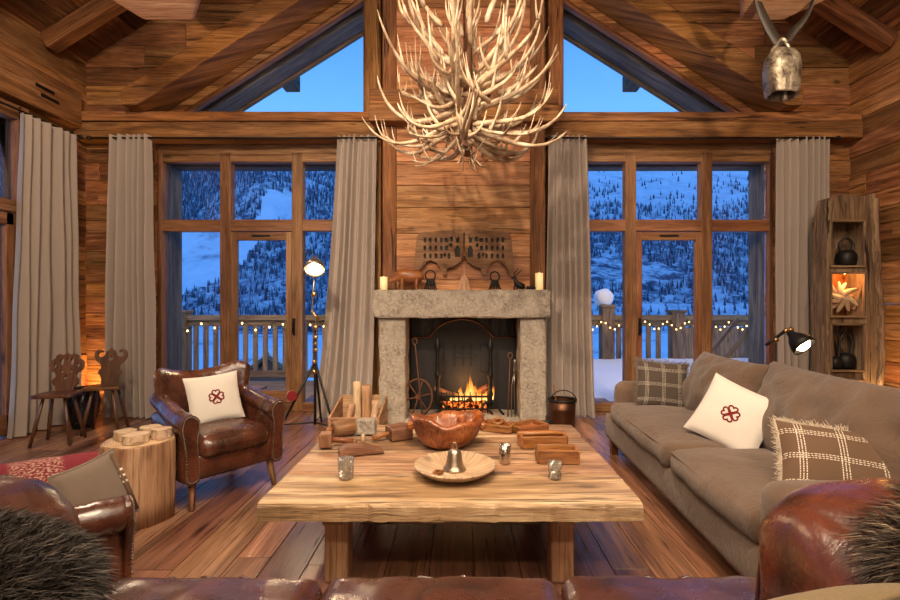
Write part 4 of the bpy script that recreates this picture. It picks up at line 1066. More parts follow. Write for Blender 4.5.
# wooden troughs and moulds at the right
def trough(px, py, L, Wd, H, rz, label, wall=0.018, name='wooden_trough', bar=False, mat='red_wood', grp=None):
    x, y = TP(px, py); t = thing(name, label, 'wooden box', (x, y, ZT), rz, grp)
    MB().box((0, 0, 0.008), (L - wall, Wd - wall, 0.016)).build('base', M[mat], t)
    MB().box((0, -Wd / 2, H / 2), (L, wall, H), (R(6), 0, 0)).build('side', M[mat], t, bevel=0.005)
    MB().box((0, Wd / 2, H / 2), (L, wall, H), (-R(6), 0, 0)).build('side', M[mat], t, bevel=0.005)
    MB().box((-L / 2, 0, H / 2), (wall, Wd, H * 0.96)).build('end', M[mat], t, bevel=0.005); MB().box((L / 2, 0, H / 2), (wall, Wd, H * 0.96)).build('end', M[mat], t, bevel=0.005)
    if bar: MB().tube([(-L / 2 - 0.02, 0, H * 0.95), (-L * 0.2, 0, H), (L * 0.2, 0, H), (L / 2 + 0.01, 0, H * 0.95)], [0.013, 0.016, 0.016, 0.013], 8).build('crossbar', M[mat], t)
    return t
trough(557, 461, 0.205, 0.10, 0.075, R(-3), 'open rectangular wooden trough nearest the small votive glass', 0.02)
trough(542, 445, 0.26, 0.13, 0.07, R(4), 'long wooden trough with a round crossbar behind the open one', 0.02, bar=True)
trough(528, 430, 0.22, 0.15, 0.045, R(32), 'shallow diamond laid wooden mould tray at back right of table', 0.02)
t = trough(498, 430, 0.20, 0.12, 0.05, R(-22), 'square wooden mould with a ring on top next to bowl', 0.02)
MB().tube([(0.03 * math.cos(a) , 0.03 * math.sin(a), 0.058 + 0.01 * math.sin(a)) for a in [i / 16 * 2 * PI for i in range(16)]], 0.012, 8, close=True).build('ring', M['red_wood'], t)
x_, y_ = TP(540, 424); o = MB().tube(smooth_open([(-0.08, 0, 0.012), (-0.02, 0.01, 0.014), (0.05, -0.005, 0.013), (0.09, 0.01, 0.012)], 3), [0.008, 0.012, 0.014, 0.013, 0.010, 0.012, 0.016, 0.014, 0.010, 0.006], 8).build('carved_spoon', M['iron']); tag(o, 'dark slender carved tool lying behind the diamond tray', 'tool'); o.location = (x_, y_, ZT)
# mallets and blocks at the left
def mallet(px, py, rz, label, head=(0.13, 0.10, 0.07), hl=0.16, mat='brown_wood', hz=None, grp=None):
    x, y = TP(px, py); t = thing('wooden_mallet', label, 'mallet', (x, y, ZT), rz, grp)
    MB().box((0, 0, head[2] / 2 + 0.001), head, jit=0.004).build('head', M[mat], t, bevel=0.008)
    MB().tube([(-head[0] / 2 + 0.01, 0, head[2] * 0.5), (-head[0] / 2 - hl * 0.5, 0, head[2] * 0.42), (-head[0] / 2 - hl, 0, 0.022)], [0.014, 0.016, 0.018], 10).build('handle', M['red_wood'], t)
mallet(399, 438, R(28), 'square headed wooden mallet beside the bowl, handle toward front', (0.14, 0.13, 0.075), 0.10)
mallet(326, 447, R(190), 'wooden mallet with upright block head at the left table edge', (0.07, 0.08, 0.085), 0.12)
x_, y_ = TP(344, 436)
t = thing('carved_roller', 'short dark wooden roller lying at the back left of table', 'roller', (x_, y_, ZT), R(35))
MB().tube([(-0.075, 0, 0.052), (-0.06, 0, 0.052), (0.06, 0, 0.052), (0.075, 0, 0.052)], [0.04, 0.052, 0.052, 0.038], 14).build('drum', M['brown_wood'], t)
for s_ in (-1, 1): MB().tube([(s_ * 0.07, 0, 0.052), (s_ * 0.12, 0, 0.052)], [0.014, 0.017], 8).build('handle', M['red_wood'], t)
x_, y_ = TP(366, 434); t = tag(MB().box((0, 0, 0.045), (0.13, 0.08, 0.09), jit=0.004).build('stone_block', M['stone'], bevel=0.008), 'grey rectangular block with pale top behind the mallets', 'block'); t.location = (x_, y_, ZT + 0.004)
x_, y_ = TP(357, 454)
t = thing('wooden_wedge', 'dark worn wooden wedge lying behind the left votive glass', 'wedge', (x_, y_, ZT + 0.001), R(20))
m = MB(); m.M = Matrix.Rotation(R(90), 4, 'X'); m.prism([(-0.10, 0), (0.15, 0), (0.13, 0.018), (0.03, 0.05), (-0.06, 0.055), (-0.10, 0.035)], -0.045, 0.045); m.build('block', M['brown_wood'], t, bevel=0.006)
x_, y_ = TP(350, 442); o = tag(MB().tube([(0, 0, 0), (0.11, -0.07, 0.0)], [0.011, 0.014], 8).build('carved_dowel', M['red_wood']), 'short orange brown dowel lying between roller and wedge', 'dowel'); o.location = (x_ - 0.06, y_, ZT + 0.016)
x_, y_ = TP(363, 444); o = tag(MB().tube([(0, 0, 0), (0.0, 0.0, 0.06)], [0.012, 0.010], 8).build('wooden_peg', M['pale']), 'small pale peg standing upright before the grey block', 'peg'); o.location = (x_ + 0.0, y_, ZT)

# ================================================================== STUMPS
def stump(loc, r, h, label, seed, name='stump_table'):
    t = thing(name, label, 'stump table' if r > 0.15 else 'stump', loc)
    wb = lambda a, z: 1 + 0.035 * noise.noise(Vector((math.cos(a) * 2.0, math.sin(a) * 2.0, seed))) * 2 + 0.012 * noise.noise(Vector((math.cos(a) * 9, math.sin(a) * 9, z + seed)))
    m = MB(); m.lathe([(r * 0.97, 0), (r * 0.99, h * 0.3), (r, h * 0.7), (r * 0.995, h - 0.012), (r * 0.98, h)], n=60, wob=wb)
    for i, (u, v) in enumerate(m.uv): m.uv[i] = (u, v * r / 0.15)
    m.build('trunk', M['stump'], t)
    # end grain: rings and checks
    e_ = MB(); e_.lathe([(r * 0.982, 0), (r * 0.978, 0.006), (r * 0.6, 0.0065), (r * 0.3, 0.007), (0.0, 0.007)], (0, 0, h - 0.002), 60, wob=wb); e_.build('end_grain', M['ring'], t)
tg = NT('end_grain'); o_ = tg.obj(); ln = tg.n('ShaderNodeVectorMath', operation='LENGTH'); sx_ = tg.n('ShaderNodeSeparateXYZ'); tg.l(o_, sx_.inputs[0]); cx_ = tg.n('ShaderNodeCombineXYZ'); tg.l(sx_.outputs[0], cx_.inputs[0]); tg.l(sx_.outputs[1], cx_.inputs[1]); tg.l(cx_.outputs[0], ln.inputs[0])
w_ = tg.math('SINE', tg.math('MULTIPLY_ADD', ln.outputs['Value'], 480.0, tg.math('MULTIPLY', tg.noise(o_, 9, 3), 9.0)))
M['ring'] = tg.bsdf(tg.ramp(tg.math('MULTIPLY_ADD', w_, 0.3, tg.noise(o_, 14, 4)), [(0.2, (0.36, 0.21, 0.11)), (0.6, (0.58, 0.38, 0.21)), (0.9, (0.70, 0.50, 0.31))]), 0.6, w_, 0.15, 0.002)
stump((-1.93, 2.90, 0), 0.188, 0.475, 'round debarked tree stump side table left of the coffee table', 2.0)
stump((-1.99, 2.58, 0), 0.10, 0.44, 'smaller stump half hidden behind cushion and bigger stump', 5.0, 'small_stump')
def clover(x, y, z, r, h, rz, label, mat='pale'):
    ol = []
    for i in range(48):
        a = i / 48 * 2 * PI; k = r * (0.80 + 0.20 * abs(math.cos(2 * a)) ** 0.7); ol.append((k * math.cos(a), k * math.sin(a)))
    o = tag(MB().prism(ol, 0, h, smooth=False).build('wooden_trefoil_block', M[mat], bevel=0.004), label, 'wooden block', 'pale wooden blocks on the stump'); o.location = (x, y, z); o.rotation_euler = (0, 0, rz)
zs = 0.4815
clover(-2.015, 2.90, zs, 0.062, 0.05, 0.3, 'pale wooden block at left on top of the stump')
clover(-1.895, 2.815, zs, 0.068, 0.052, 0.8, 'pale wooden block nearest the front on top of stump')
clover(-1.91, 2.975, zs, 0.062, 0.055, 0.1, 'pale wooden block at the back of stump top')
clover(-1.805, 2.915, zs, 0.055, 0.06, 0.5, 'pale wooden block at right on top of the stump')

# ================================================================== UPHOLSTERY
def cushion_mesh(w, h, t, n=22, pinch=0.07, amp=0.006, seed=0.0, sag=0.0):
    m = MB()
    def f(u, v, s_):
        a, b = 2 * u - 1, 2 * v - 1
        x = a * w / 2 * (1 - pinch * (1 - b * b)); y = b * h / 2 * (1 - pinch * (1 - a * a))
        th = t / 2 * (max(0, (1 - a * a)) * max(0, (1 - b * b))) ** 0.42
        p = Vector((x, y, s_ * th)); nv = noise.noise(Vector((x * 9, y * 9, seed + s_))) * amp * (1 if th > 0.004 else 0)
        p.z += nv; p.z -= sag * (a * a) * 0.5
        return p
    m.grid(lambda u, v: f(u, v, 1), n, n); m.grid(lambda u, v: f(u, v, -1), n, n, flip=True)
    m.f_ = f
    return m
def cushion(loc, size, rot, label, mat, emblem=False, piping=None, fringe=None, seed=0.0, name='cushion', grp=None, pinch=0.07, sag=0.0):
    w, h, t_ = size; root = thing(name, label, 'cushion', loc, 0, grp); root.rotation_euler = rot
    m = cushion_mesh(w, h, t_, seed=seed, pinch=pinch, sag=sag); f = m.f_; m.build('cover', M[mat], root)
    rim = [f(u, 0, 1) for u in [i / 20 for i in range(20)]] + [f(1, v, 1) for v in [i / 20 for i in range(20)]] + [f(1 - u, 1, 1) for u in [i / 20 for i in range(20)]] + [f(0, 1 - v, 1) for v in [i / 20 for i in range(20)]]
    if piping: MB().tube(rim, 0.006, 6, close=True).build('piping', M[piping], root)
    if fringe:
        q = MB(); n_ = len(rim)
        for i in range(n_ * 9):
            k = i / 9; a = int(k) % n_; p = rim[a].lerp(rim[(a + 1) % n_], k - int(k)); d = Vector((p.x / w, p.y / h, 0)).normalized()
            L = random.uniform(0.012, 0.034); e1 = p + d * L * 0.5 + Vector([random.uniform(-.006, .006) for _ in range(3)]); e2 = p + d * L + Vector([random.uniform(-.014, .014) for _ in range(3)])
            q.tube([p, e1, e2], [0.0016, 0.0015, 0.001], 3, cap=False)
        q.build('fringe', M[fringe], root)
    if emblem:
        q = MB(); R0 = 0.052 * emblem
        for k in range(4):
            ang = k * PI / 2
            for sc in (1.0, 0.48):
                hp = heart(R0 * sc, 0, 0, 0, 28); pts = []
                for hx, hy in hp:
                    hy2 = hy + R0 * 1.08; x = hx * math.cos(ang) - hy2 * math.sin(ang); y = hx * math.sin(ang) + hy2 * math.cos(ang)
                    a, b = x / (w / 2), y / (h / 2); p = f((a + 1) / 2, (b + 1) / 2, 1); p = Vector((x, y, p.z + 0.002)); pts.append(p)
                if sc == 1.0: q.tube(pts, 0.0048, 6, close=True)
        q.build('emblem', M['emblem'], root)['label'] = 'dark red emblem of four hearts'
    return root
# orientation helper: cushion plane normal (local +Z) pointing to direction n, local Y up
def face_rot(n, roll=0.0):
    n = Vector(n).normalized(); y = (Vector((0, 0, 1)) - n * n.z).normalized(); x = y.cross(n)
    return (Matrix((x, y, n)).transposed() @ Matrix.Rotation(roll, 3, 'Z')).to_euler()

# leather armchair (local front = -Y)
def armchair(loc, rz, label, detail=True):
    t = thing('leather_armchair', label, 'armchair', loc, rz, 'brown leather armchairs')
    lm = M['leather2']
    MB().soft((0, -0.02, 0.27), (0.60, 0.62, 0.17), 0.03, 10, bulge=0.01).build('seat_base', lm, t)
    MB().soft((0, -0.06, 0.385), (0.54, 0.60, 0.15), 0.06, 14, bulge=0.035, amp=0.006, ns=9).build('seat_cushion', lm, t)
    # curved winged back
    m = MB(); nu, nv = 30, 20
    def bk(u, v, s_):
        a = 2 * u - 1
        top = 0.835 + 0.075 * abs(a) ** 2.0 - 0.010 * math.cos(a * 2)
        top -= 0.075 * max(0.0, (abs(a) - 0.72) / 0.28) ** 2.2
        z = 0.30 + (top - 0.30) * v
        wd = 0.29 + 0.085 * v + 0.02 * math.sin(v * 2.5)
        x = a * wd; y = 0.26 + 0.10 * v - 0.17 * abs(a) ** 2.6 * (0.5 + 0.5 * v)
        th = 0.055 * (max(0.0, 1 - abs(a) ** 8) ** 0.5) * (max(0.0, 1 - (2 * v - 1) ** 10) ** 0.5)
        puff = 0.006 * abs(math.sin(a * 9)) * (v > 0.3)
        return Vector((x, y - s_ * (th + (puff if s_ > 0 else 0)), z))
    m.grid(lambda u, v: bk(u, v, 1), nu, nv, flip=False); m.grid(lambda u, v: bk(u, v, -1), nu, nv, flip=True)
    m.build('backrest', lm, t)
    for s_ in (-1, 1):
        x = s_ * 0.325
        path = smooth_open([(x, 0.26, 0.66), (x, 0.10, 0.615), (x + s_ * 0.012, -0.10, 0.575), (x + s_ * 0.015, -0.26, 0.555), (x + s_ * 0.015, -0.33, 0.545)], 5)
        ar = MB(); ar.tube(path, [0.060] * 6 + [0.068] * 8 + [0.074] * 6 + [0.07], 18)
        ar.soft((x + s_ * 0.005, -0.03, 0.375), (0.10, 0.60, 0.40), 0.035, 12, bulge=0.01)
        arm = ar.build('arm', lm, t)
        fr = MB(); fr.M = Matrix.Translation((0, -0.325, 0)) @ Matrix.Rotation(R(90), 4, 'X')
        ol = smooth_closed([(x - 0.045 * s_, 0.19), (x + 0.045 * s_, 0.19), (x + 0.052 * s_, 0.35), (x + 0.070 * s_, 0.46), (x + 0.086 * s_, 0.54), (x + 0.065 * s_, 0.61), (x + 0.01 * s_, 0.625), (x - 0.045 * s_, 0.59), (x - 0.052 * s_, 0.53), (x - 0.035 * s_, 0.46), (x - 0.045 * s_, 0.33)], 4)
        if s_ < 0: ol = ol[::-1]
        fr.prism(ol, 0.0, 0.025); fp_ = fr.build('arm_front', lm, arm, bevel=0.008)
        st = MB()
        cx = sum(p[0] for p in ol) / len(ol); cz = 0.42
        for i in range(0, len(ol)):
            for q in (0, 0.5):
                p = Vector(ol[i]).lerp(Vector(ol[(i + 1) % len(ol)]), q); p = Vector((x + (p.x - x) * 0.8, 0.42 + (p.y - 0.42) * 0.93, 0))
                st.soft((p.x, -0.354, p.y), (0.010, 0.008, 0.010), 0.004, 1)
        s__ = st.build('nailhead_trim', M['steel'], arm); s__['kind'] = 'stuff'
        # front leg
        MB().tube([(s_ * 0.30, -0.27, 0.21), (s_ * 0.305, -0.285, 0.12), (s_ * 0.32, -0.315, 0.0)], [0.034, 0.027, 0.021], 4).build('leg', M['brown_wood'], t)
        MB().tube([(s_ * 0.26, 0.24, 0.21), (s_ * 0.265, 0.27, 0.1), (s_ * 0.28, 0.32, 0.0)], [0.03, 0.025, 0.018], 4).build('leg', M['stump'], t)
    return t
ac = armchair((-1.715, 3.39, 0), R(52), 'brown leather armchair with nailhead trim and emblem cushion beside the stump'); ac.scale = (0.88, 0.88, 0.97)
fdir = Vector((math.sin(R(52)), -math.cos(R(52)), 0))
cp = Vector((-1.70, 3.38, 0)) + fdir * -0.045
cushion((cp.x, cp.y, 0.625), (0.36, 0.35, 0.11), face_rot((fdir.x - 0.25, fdir.y, 0.30), R(4)), 'white linen cushion with red heart emblem on leather armchair', 'linen', emblem=0.5, seed=2, grp='white emblem cushions')
# second armchair, lower left
ac2 = armchair((-1.76, 1.82, 0), R(138), 'leather armchair at lower left under the red woven throw'); ac2.scale = (1, 1, 0.9)
m = MB()
def thr(u, v):
    a = v * 2 - 1; l_ = -0.52 + 0.90 * u; w_ = 0.335 + a * 0.095
    x = -1.76 + 0.669 * l_ - 0.743 * w_; y = 1.82 + 0.743 * l_ + 0.669 * w_
    z = 0.632 - 0.05 * u - 0.20 * abs(a) ** 3 + 0.008 * noise.noise(Vector((x * 8, y * 8, 2)))
    return Vector((x, y, z))
m.grid(thr, 40, 20)
m.grid(lambda u, v: thr(u, v) - Vector((0, 0, 0.012)), 40, 20, flip=True)
tag(m.build('woven_throw', M['throw']), 'red and cream woven throw draped over the lower left armchair', 'throw')
c = cushion((-1.48, 1.96, 0.515), (0.27, 0.29, 0.10), face_rot((1.0, -0.25, 0.38), R(7)), 'grey suede cushion with patterned trim in the lower left armchair', 'suede', piping='suede', seed=5)
MB().tube([(0.105, -0.13, 0.03), (0.095, 0, 0.045), (0.105, 0.13, 0.025)], 0.011, 6).build('woven_trim', M['plaid2'], c)

# leather sofa in the foreground (faces the fire)
sf_ = thing('leather_sofa', 'long brown leather sofa in the foreground facing the fireplace', 'sofa', (-0.03, 0.85, 0))
X0, X1 = -1.10, 1.04
lm = M['leather']
w3 = [(-0.995, -0.41), (-0.405, 0.325), (0.33, 1.0)]
w3 = [(-1.04, -0.39), (-0.385, 0.335), (0.34, 1.03)]
for i, (a, b) in enumerate(w3):
    MB().soft(((a + b) / 2, 0.20, 0.375), (b - a - 0.006, 0.90, 0.17), 0.05, 40, bulge=0.03, amp=0.011, ns=9, seed=i * 3.1).build('seat_cushion', lm, sf_)
    q = MB().tube([((a + 0.02) + (b - a - 0.04) * k / 20, 0.648 + 0.03 * math.sin(PI * k / 20) - 0.012, 0.425 + 0.012 * math.sin(k * 1.7)) for k in range(21)], 0.006, 6); q.build('piping', lm, sf_)
MB().box((0, 0.12, 0.18), (2.1, 0.98, 0.22)).build('base', lm, sf_, bevel=0.02)
for a, b in w3: MB().soft(((a + b) / 2, -0.36, 0.60), (b - a - 0.01, 0.24, 0.36), 0.09, 16, bulge=0.02, amp=0.006, rot=(R(10), 0, 0)).build('back_cushion', lm, sf_)
MB().soft((0, -0.52, 0.42), (2.7, 0.16, 0.66), 0.06, 16).build('back_frame', lm, sf_)
def armwarp(s_):
    def w_(q, u):
        q.z -= 0.07 * max(0, q.y / 0.6) ** 2 if u[2] > 0 else 0
        q.z += 0.02 * noise.noise(q * 5)
        return q
    return w_
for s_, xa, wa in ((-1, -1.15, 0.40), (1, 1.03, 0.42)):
    m = MB(); m.soft((xa, -0.03, 0.46), (wa, 1.06, 0.82), 0.15, 34, bulge=0.03, amp=0.012, ns=7, seed=s_ * 4, warp=armwarp(s_)); ar = m.build('arm', lm if s_ < 0 else M['leather_lit'], sf_)
    xi = xa - s_ * (wa / 2 - 0.03)
    MB().tube(smooth_open([(xi, 0.46, 0.10), (xi, 0.475, 0.4), (xi + s_ * 0.03, 0.46, 0.66), (xa, 0.42, 0.76)], 6), 0.006, 6).build('piping', lm, ar)
for x in (-1.2, 1.15):
    for y in (-0.4, 0.6): MB().cyl((x, y, 0), (x, y, 0.09), 0.025, 0.035, 10).build('leg', M['dark_wood'], sf_)
# fur throws
def fur(name, surf, nu, nv, n, L, label, mat, droop=0.6, comb=(0, 0, 0)):
    t = thing(name, label, 'fur throw', (0, 0, 0)); m = MB(); m.grid(surf, nu, nv, rnd=0.05); 
    m.grid(lambda u, v: surf(u, v) - Vector((0, 0, 0.02)), nu, nv, rnd=0.05, flip=True)
    rg = random.Random(11); cen = surf(0, 0) - Vector((0, 0, 0.3))
    for i in range(n):
        u, v = rg.random(), rg.random(); p = surf(u, v); du = surf(min(1, u + .01), v) - surf(max(0, u - .01), v); dv = surf(u, min(1, v + .01)) - surf(u, max(0, v - .01))
        nn = du.cross(dv); 
        if nn.length < 1e-9: continue
        nn.normalize(); nn = nn if nn.dot(p - cen) > 0 else -nn; l_ = L * rg.uniform(0.5, 1.25)
        d = (nn + Vector([rg.uniform(-.45, .45) for _ in range(3)]) + Vector(comb)).normalized()
        s_ = d.cross(Vector((rg.uniform(-1, 1), rg.uniform(-1, 1), rg.uniform(-1, 1)))).normalized() * 0.0016
        q1 = p + d * l_ * 0.55; q2 = p + d * l_ + Vector((0, 0, -droop * l_ * 0.5)) + Vector(comb) * l_ * 0.3
        b = len(m.v); m.v += [p - s_, p + s_, q1 - s_ * 0.8, q1 + s_ * 0.8, q2]
        r_ = rg.random() ** 1.2; m.face([b, b + 1, b + 3, b + 2], [(0, 0)] * 4, r_, True); m.face([b + 2, b + 3, b + 4], [(0, 0)] * 3, r_, True)
    m.build('pile', M[mat], t)['kind'] = 'stuff'
def blob(cx, cy, cz, rx, ry, rz_, rot=0.0):
    def f(u, v):
        a = u * 2 * PI; b = v * PI * 0.62
        r_ = 1 + 0.10 * noise.noise(Vector((math.cos(a) * 1.5, math.sin(a) * 1.5, v * 2 + cx)))
        x = rx * math.sin(b) * math.cos(a) * r_; y = ry * math.sin(b) * math.sin(a) * r_; z = rz_ * math.cos(b) * r_
        return Vector((cx + x * math.cos(rot) - y * math.sin(rot), cy + x * math.sin(rot) + y * math.cos(rot), cz + z))
    return f
fur('fur_throw', blob(-0.96, 0.80, 0.76, 0.28, 0.23, 0.11), 26, 12, 26000, 0.055, 'dark brown fur throw over the left arm of the leather sofa', 'fur_dark', comb=(0.2, 0.1, 0))
fur('fur_throw', blob(1.10, 0.88, 0.79, 0.27, 0.22, 0.13), 26, 12, 24000, 0.06, 'lighter brown fur throw over the right arm of leather sofa', 'fur', comb=(-0.25, 0.15, 0))
cushion((0.52, 0.80, 0.685), (0.44, 0.34, 0.15), face_rot((-0.15, 0.8, 0.45), R(-12)), 'olive brown cushion with piped edge on the leather sofa', 'olive', piping='olive', seed=7)

# taupe fabric sofa on the right (faces left)
ts = thing('fabric_sofa', 'long taupe fabric sofa with loose cushions on the right', 'sofa', (1.69, 3.0, 0), R(-2.3))
TM = M['taupe']
def rt_(v): return Vector(v)
MB().soft((-0.03, -0.02, 0.235), (0.86, 2.46, 0.21), 0.03, 16, amp=0.004).build('base', TM, ts)
for y0, y1, sd in ((-1.13, -0.235, 1), (-0.225, 1.0, 5)):
    m = MB(); m.soft((-0.09, (y0 + y1) / 2, 0.395), (0.76, y1 - y0, 0.15), 0.05, 26, bulge=0.03, amp=0.012, ns=6, seed=sd); m.build('seat_cushion', TM, ts)
    MB().tube([(-0.462 - 0.012 * math.sin(PI * k / 16), y0 + 0.03 + (y1 - y0 - 0.06) * k / 16, 0.445) for k in range(17)], 0.006, 6).build('piping', TM, ts)
MB().soft((0.43, -0.02, 0.46), (0.16, 2.6, 0.70), 0.06, 16, amp=0.006).build('back_frame', TM, ts)
MB().soft((0.01, 1.14, 0.36), (0.78, 0.17, 0.52), 0.07, 16, amp=0.006, bulge=0.01).build('arm', TM, ts)
MB().soft((-0.04, -1.22, 0.36), (0.88, 0.19, 0.52), 0.07, 16, amp=0.006, bulge=0.01).build('arm', TM, ts)
def bcush(y, L, H, seed, lean=0.32, z=0.70, x=0.19):
    m = cushion_mesh(L, H, 0.30, 30, 0.06, 0.030, seed); m.v = [face_rot((-1, 0, lean)).to_matrix() @ v + Vector((x, y, z)) for v in m.v]; o = m.build('back_cushion', TM, ts)
bcush(0.50, 0.94, 0.53, 3, 0.40, 0.66); bcush(-0.56, 1.22, 0.56, 9, 0.36, 0.67, 0.20)
for x, y in ((-0.40, 1.12), (0.36, 1.12), (-0.40, -1.2), (0.36, -1.2)):
    MB().box((x, y, 0.07), (0.055, 0.055, 0.14), taper=1.25).build('leg', M['dark_wood'], ts, bevel=0.004)
cushion((1.64, 3.88, 0.635), (0.40, 0.38, 0.13), face_rot((-0.10, -1, 0.30), R(-5)), 'grey plaid cushion against the far arm of fabric sofa', 'plaid', fringe='suede', seed=11)
cushion((1.63, 2.86, 0.625), (0.41, 0.40, 0.12), face_rot((-0.7, -0.8, 0.50), R(-22)), 'white linen cushion with red heart emblem on fabric sofa', 'linen', emblem=0.5, seed=13, grp='white emblem cushions')
cushion((1.64, 2.06, 0.60), (0.46, 0.36, 0.15), face_rot((-0.35, -0.85, 0.75), R(-4)), 'brown plaid cushion with pale fringe at near end of fabric sofa', 'plaid2', fringe='fringe', seed=17)
# ================================================================== CARVED STOOL CHAIRS
def stool_chair(loc, rz, label, kind):
    t = thing('carved_chair', label, 'chair', loc, rz, 'carved alpine stool chairs')
    ol = smooth_closed([(-0.16, -0.17), (0.16, -0.17), (0.20, -0.08), (0.18, 0.12), (0.12, 0.17), (-0.12, 0.17), (-0.18, 0.12), (-0.20, -0.08)], 4)
    MB().prism(ol, 0.435, 0.465).build('seat', M['dark_wood'], t, bevel=0.006)
    for sx, sy in ((-1, -1), (1, -1), (-1, 1), (1, 1)):
        MB().tube([(sx * 0.10, sy * 0.09, 0.437), (sx * 0.145, sy * 0.13, 0.22), (sx * 0.19, sy * 0.17, 0.0)], [0.015, 0.020, 0.016], 10).build('leg', M['dark_wood'], t)
    if kind == 'heart':
        h_ = [(0.075, 0), (0.09, 0.05), (0.105, 0.10), (0.13, 0.12), (0.125, 0.15), (0.10, 0.17), (0.11, 0.215), (0.15, 0.245), (0.175, 0.28), (0.178, 0.325), (0.155, 0.362), (0.115, 0.368), (0.085, 0.352), (0.095, 0.335), (0.125, 0.338), (0.140, 0.315), (0.125, 0.292), (0.09, 0.29), (0.06, 0.315), (0.05, 0.345), (0.025, 0.36), (0.0, 0.385)]
        ol = smooth_closed(h_ + [(-x, y) for x, y in h_[::-1]][1:], 2)
        holes = [heart(0.027, 0, 0.268, 0)]
    else:
        h_ = [(0.075, 0), (0.095, 0.05), (0.13, 0.075), (0.13, 0.12), (0.10, 0.145), (0.115, 0.185), (0.15, 0.20), (0.175, 0.245), (0.165, 0.295), (0.125, 0.315), (0.11, 0.345), (0.07, 0.362), (0.04, 0.35), (0.0, 0.37)]
        ol = smooth_closed(h_ + [(-x, y) for x, y in h_[::-1]][1:], 2)
        el = lambda cx, cy, a, b: [(cx + a * math.cos(q / 12 * 2 * PI), cy + b * math.sin(q / 12 * 2 * PI)) for q in range(12)]
        holes = [el(-0.05, 0.285, 0.018, 0.035), el(0.05, 0.285, 0.018, 0.035), el(0, 0.30, 0.009, 0.025), el(-0.115, 0.25, 0.014, 0.02), el(0.115, 0.25, 0.014, 0.02), el(-0.045, 0.19, 0.018, 0.008), el(0.045, 0.19, 0.018, 0.008), el(0, 0.13, 0.03, 0.012), el(0, 0.155, 0.008, 0.008)]
    plate_obj('backrest', ol, holes, 0.024, M['dark_wood'], t, Matrix.Translation((0, 0.13, 0.455)) @ Matrix.Rotation(R(78), 4, 'X'), bev=0.003, vert_grain=True)
    return t
stool_chair((-3.73, 4.47, 0), R(14), 'carved dark wooden chair with pierced mask back, nearer left', 'mask').scale = (0.82, 0.82, 1.0)
stool_chair((-3.58, 4.86, 0), R(18), 'carved dark wooden chair with scrolled heart cut out back', 'heart').scale = (0.82, 0.82, 1.0)
# glazed urn behind, uplight for the corner
t = thing('glazed_urn', 'black glazed urn standing between the two carved chairs', 'urn', (-3.93, 5.02, 0))
MB().lathe([(0, 0), (0.09, 0), (0.10, 0.03), (0.13, 0.15), (0.15, 0.27), (0.14, 0.33), (0.125, 0.35), (0.13, 0.38), (0.15, 0.41), (0.14, 0.415), (0.11, 0.36), (0.10, 0.2), (0, 0.18)], n=32).build('body', M['ceramic'], t)
spot((-4.22, 5.50, 0.10), (-4.22, 5.62, 1.3), 95, 110, 0.04, (1.0, 0.52, 0.18), 1.0)
t = thing('uplighter', 'small black floor uplighter glowing in left corner behind urn', 'uplighter', (-4.22, 5.50, 0))
MB().lathe([(0, 0), (0.05, 0), (0.05, 0.07), (0.045, 0.07), (0.04, 0.03), (0, 0.03)], n=20).build('housing', M['iron'], t)

# ================================================================== TRIPOD LAMP
t = thing('tripod_lamp', 'tall adjustable tripod floor lamp with metal shade before left window', 'floor lamp', (-1.47, 4.90, 0))
hub = Vector((0, 0, 0.70))
for a in (200, 320, 95):
    e_ = Vector((0.36 * math.cos(R(a)), 0.36 * math.sin(R(a)) * 0.95, 0.0)); MB().tube([hub, e_], [0.014, 0.011], 8).build('leg', M['iron'], t)
    MB().tube([(0, 0, 0.08), e_ * 0.88 + Vector((0, 0, 0.084))], 0.007, 6).build('spreader', M['iron'], t)
MB().tube([(0, 0, 0.06), (0, 0, 1.02)], 0.013, 10).build('pole', M['iron'], t)
for z, r_ in ((0.70, 0.03), (0.60, 0.03), (0.82, 0.028), (0.95, 0.03), (1.05, 0.035), (0.88, 0.022)):
    MB().soft((0.014 if z > 0.8 else 0.0, -0.02, z), (r_ * 1.5, r_ * 1.5, r_ * 1.5), r_ * 0.7, 4).build('knob', M['brass'], t)
MB().tube([(0, 0, 1.02), (0.012, 0, 1.12), (-0.03, 0, 1.22), (-0.02, 0, 1.40), (0, 0, 1.62)], 0.010, 8).build('upper_arm', M['steel'], t)
MB().tube([(-0.035, 0, 1.22), (0.04, 0, 1.12)], 0.014, 8).build('joint', M['brass'], t)
MB().soft((-0.01, -0.005, 1.385), (0.05, 0.05, 0.05), 0.02, 4).build('knob', M['brass'], t)
ax = Matrix.Rotation(R(-38), 3, 'X') @ Matrix.Rotation(R(-10), 3, 'Y')
sh = Vector((0, -0.01, 1.78))
def shade(t, sh, ax, sc=1.0, mat='steel'):
    MB().lathe([(0.014 * sc, 0.0), (0.03 * sc, -0.02 * sc), (0.036 * sc, -0.05 * sc), (0.07 * sc, -0.09 * sc), (0.094 * sc, -0.14 * sc), (0.105 * sc, -0.20 * sc), (0.100 * sc, -0.20 * sc), (0.09 * sc, -0.14 * sc), (0.065 * sc, -0.09 * sc), (0.028 * sc, -0.055 * sc), (0.0, -0.05 * sc)], sh, 28, ax=ax).build('lamp_shade', M[mat], t)
    MB().lathe([(0.0, -0.212 * sc), (0.045 * sc, -0.205 * sc), (0.062 * sc, -0.175 * sc), (0.035 * sc, -0.13 * sc), (0.014 * sc, -0.09 * sc), (0.0, -0.085 * sc)], sh, 16, ax=ax).build('bulb', M['bulb'], t)
shade(t, sh, ax)
MB().tube([(0, 0, 1.60), (0.0, 0.04, 1.68), sh], 0.008, 6).build('neck', M['steel'], t)
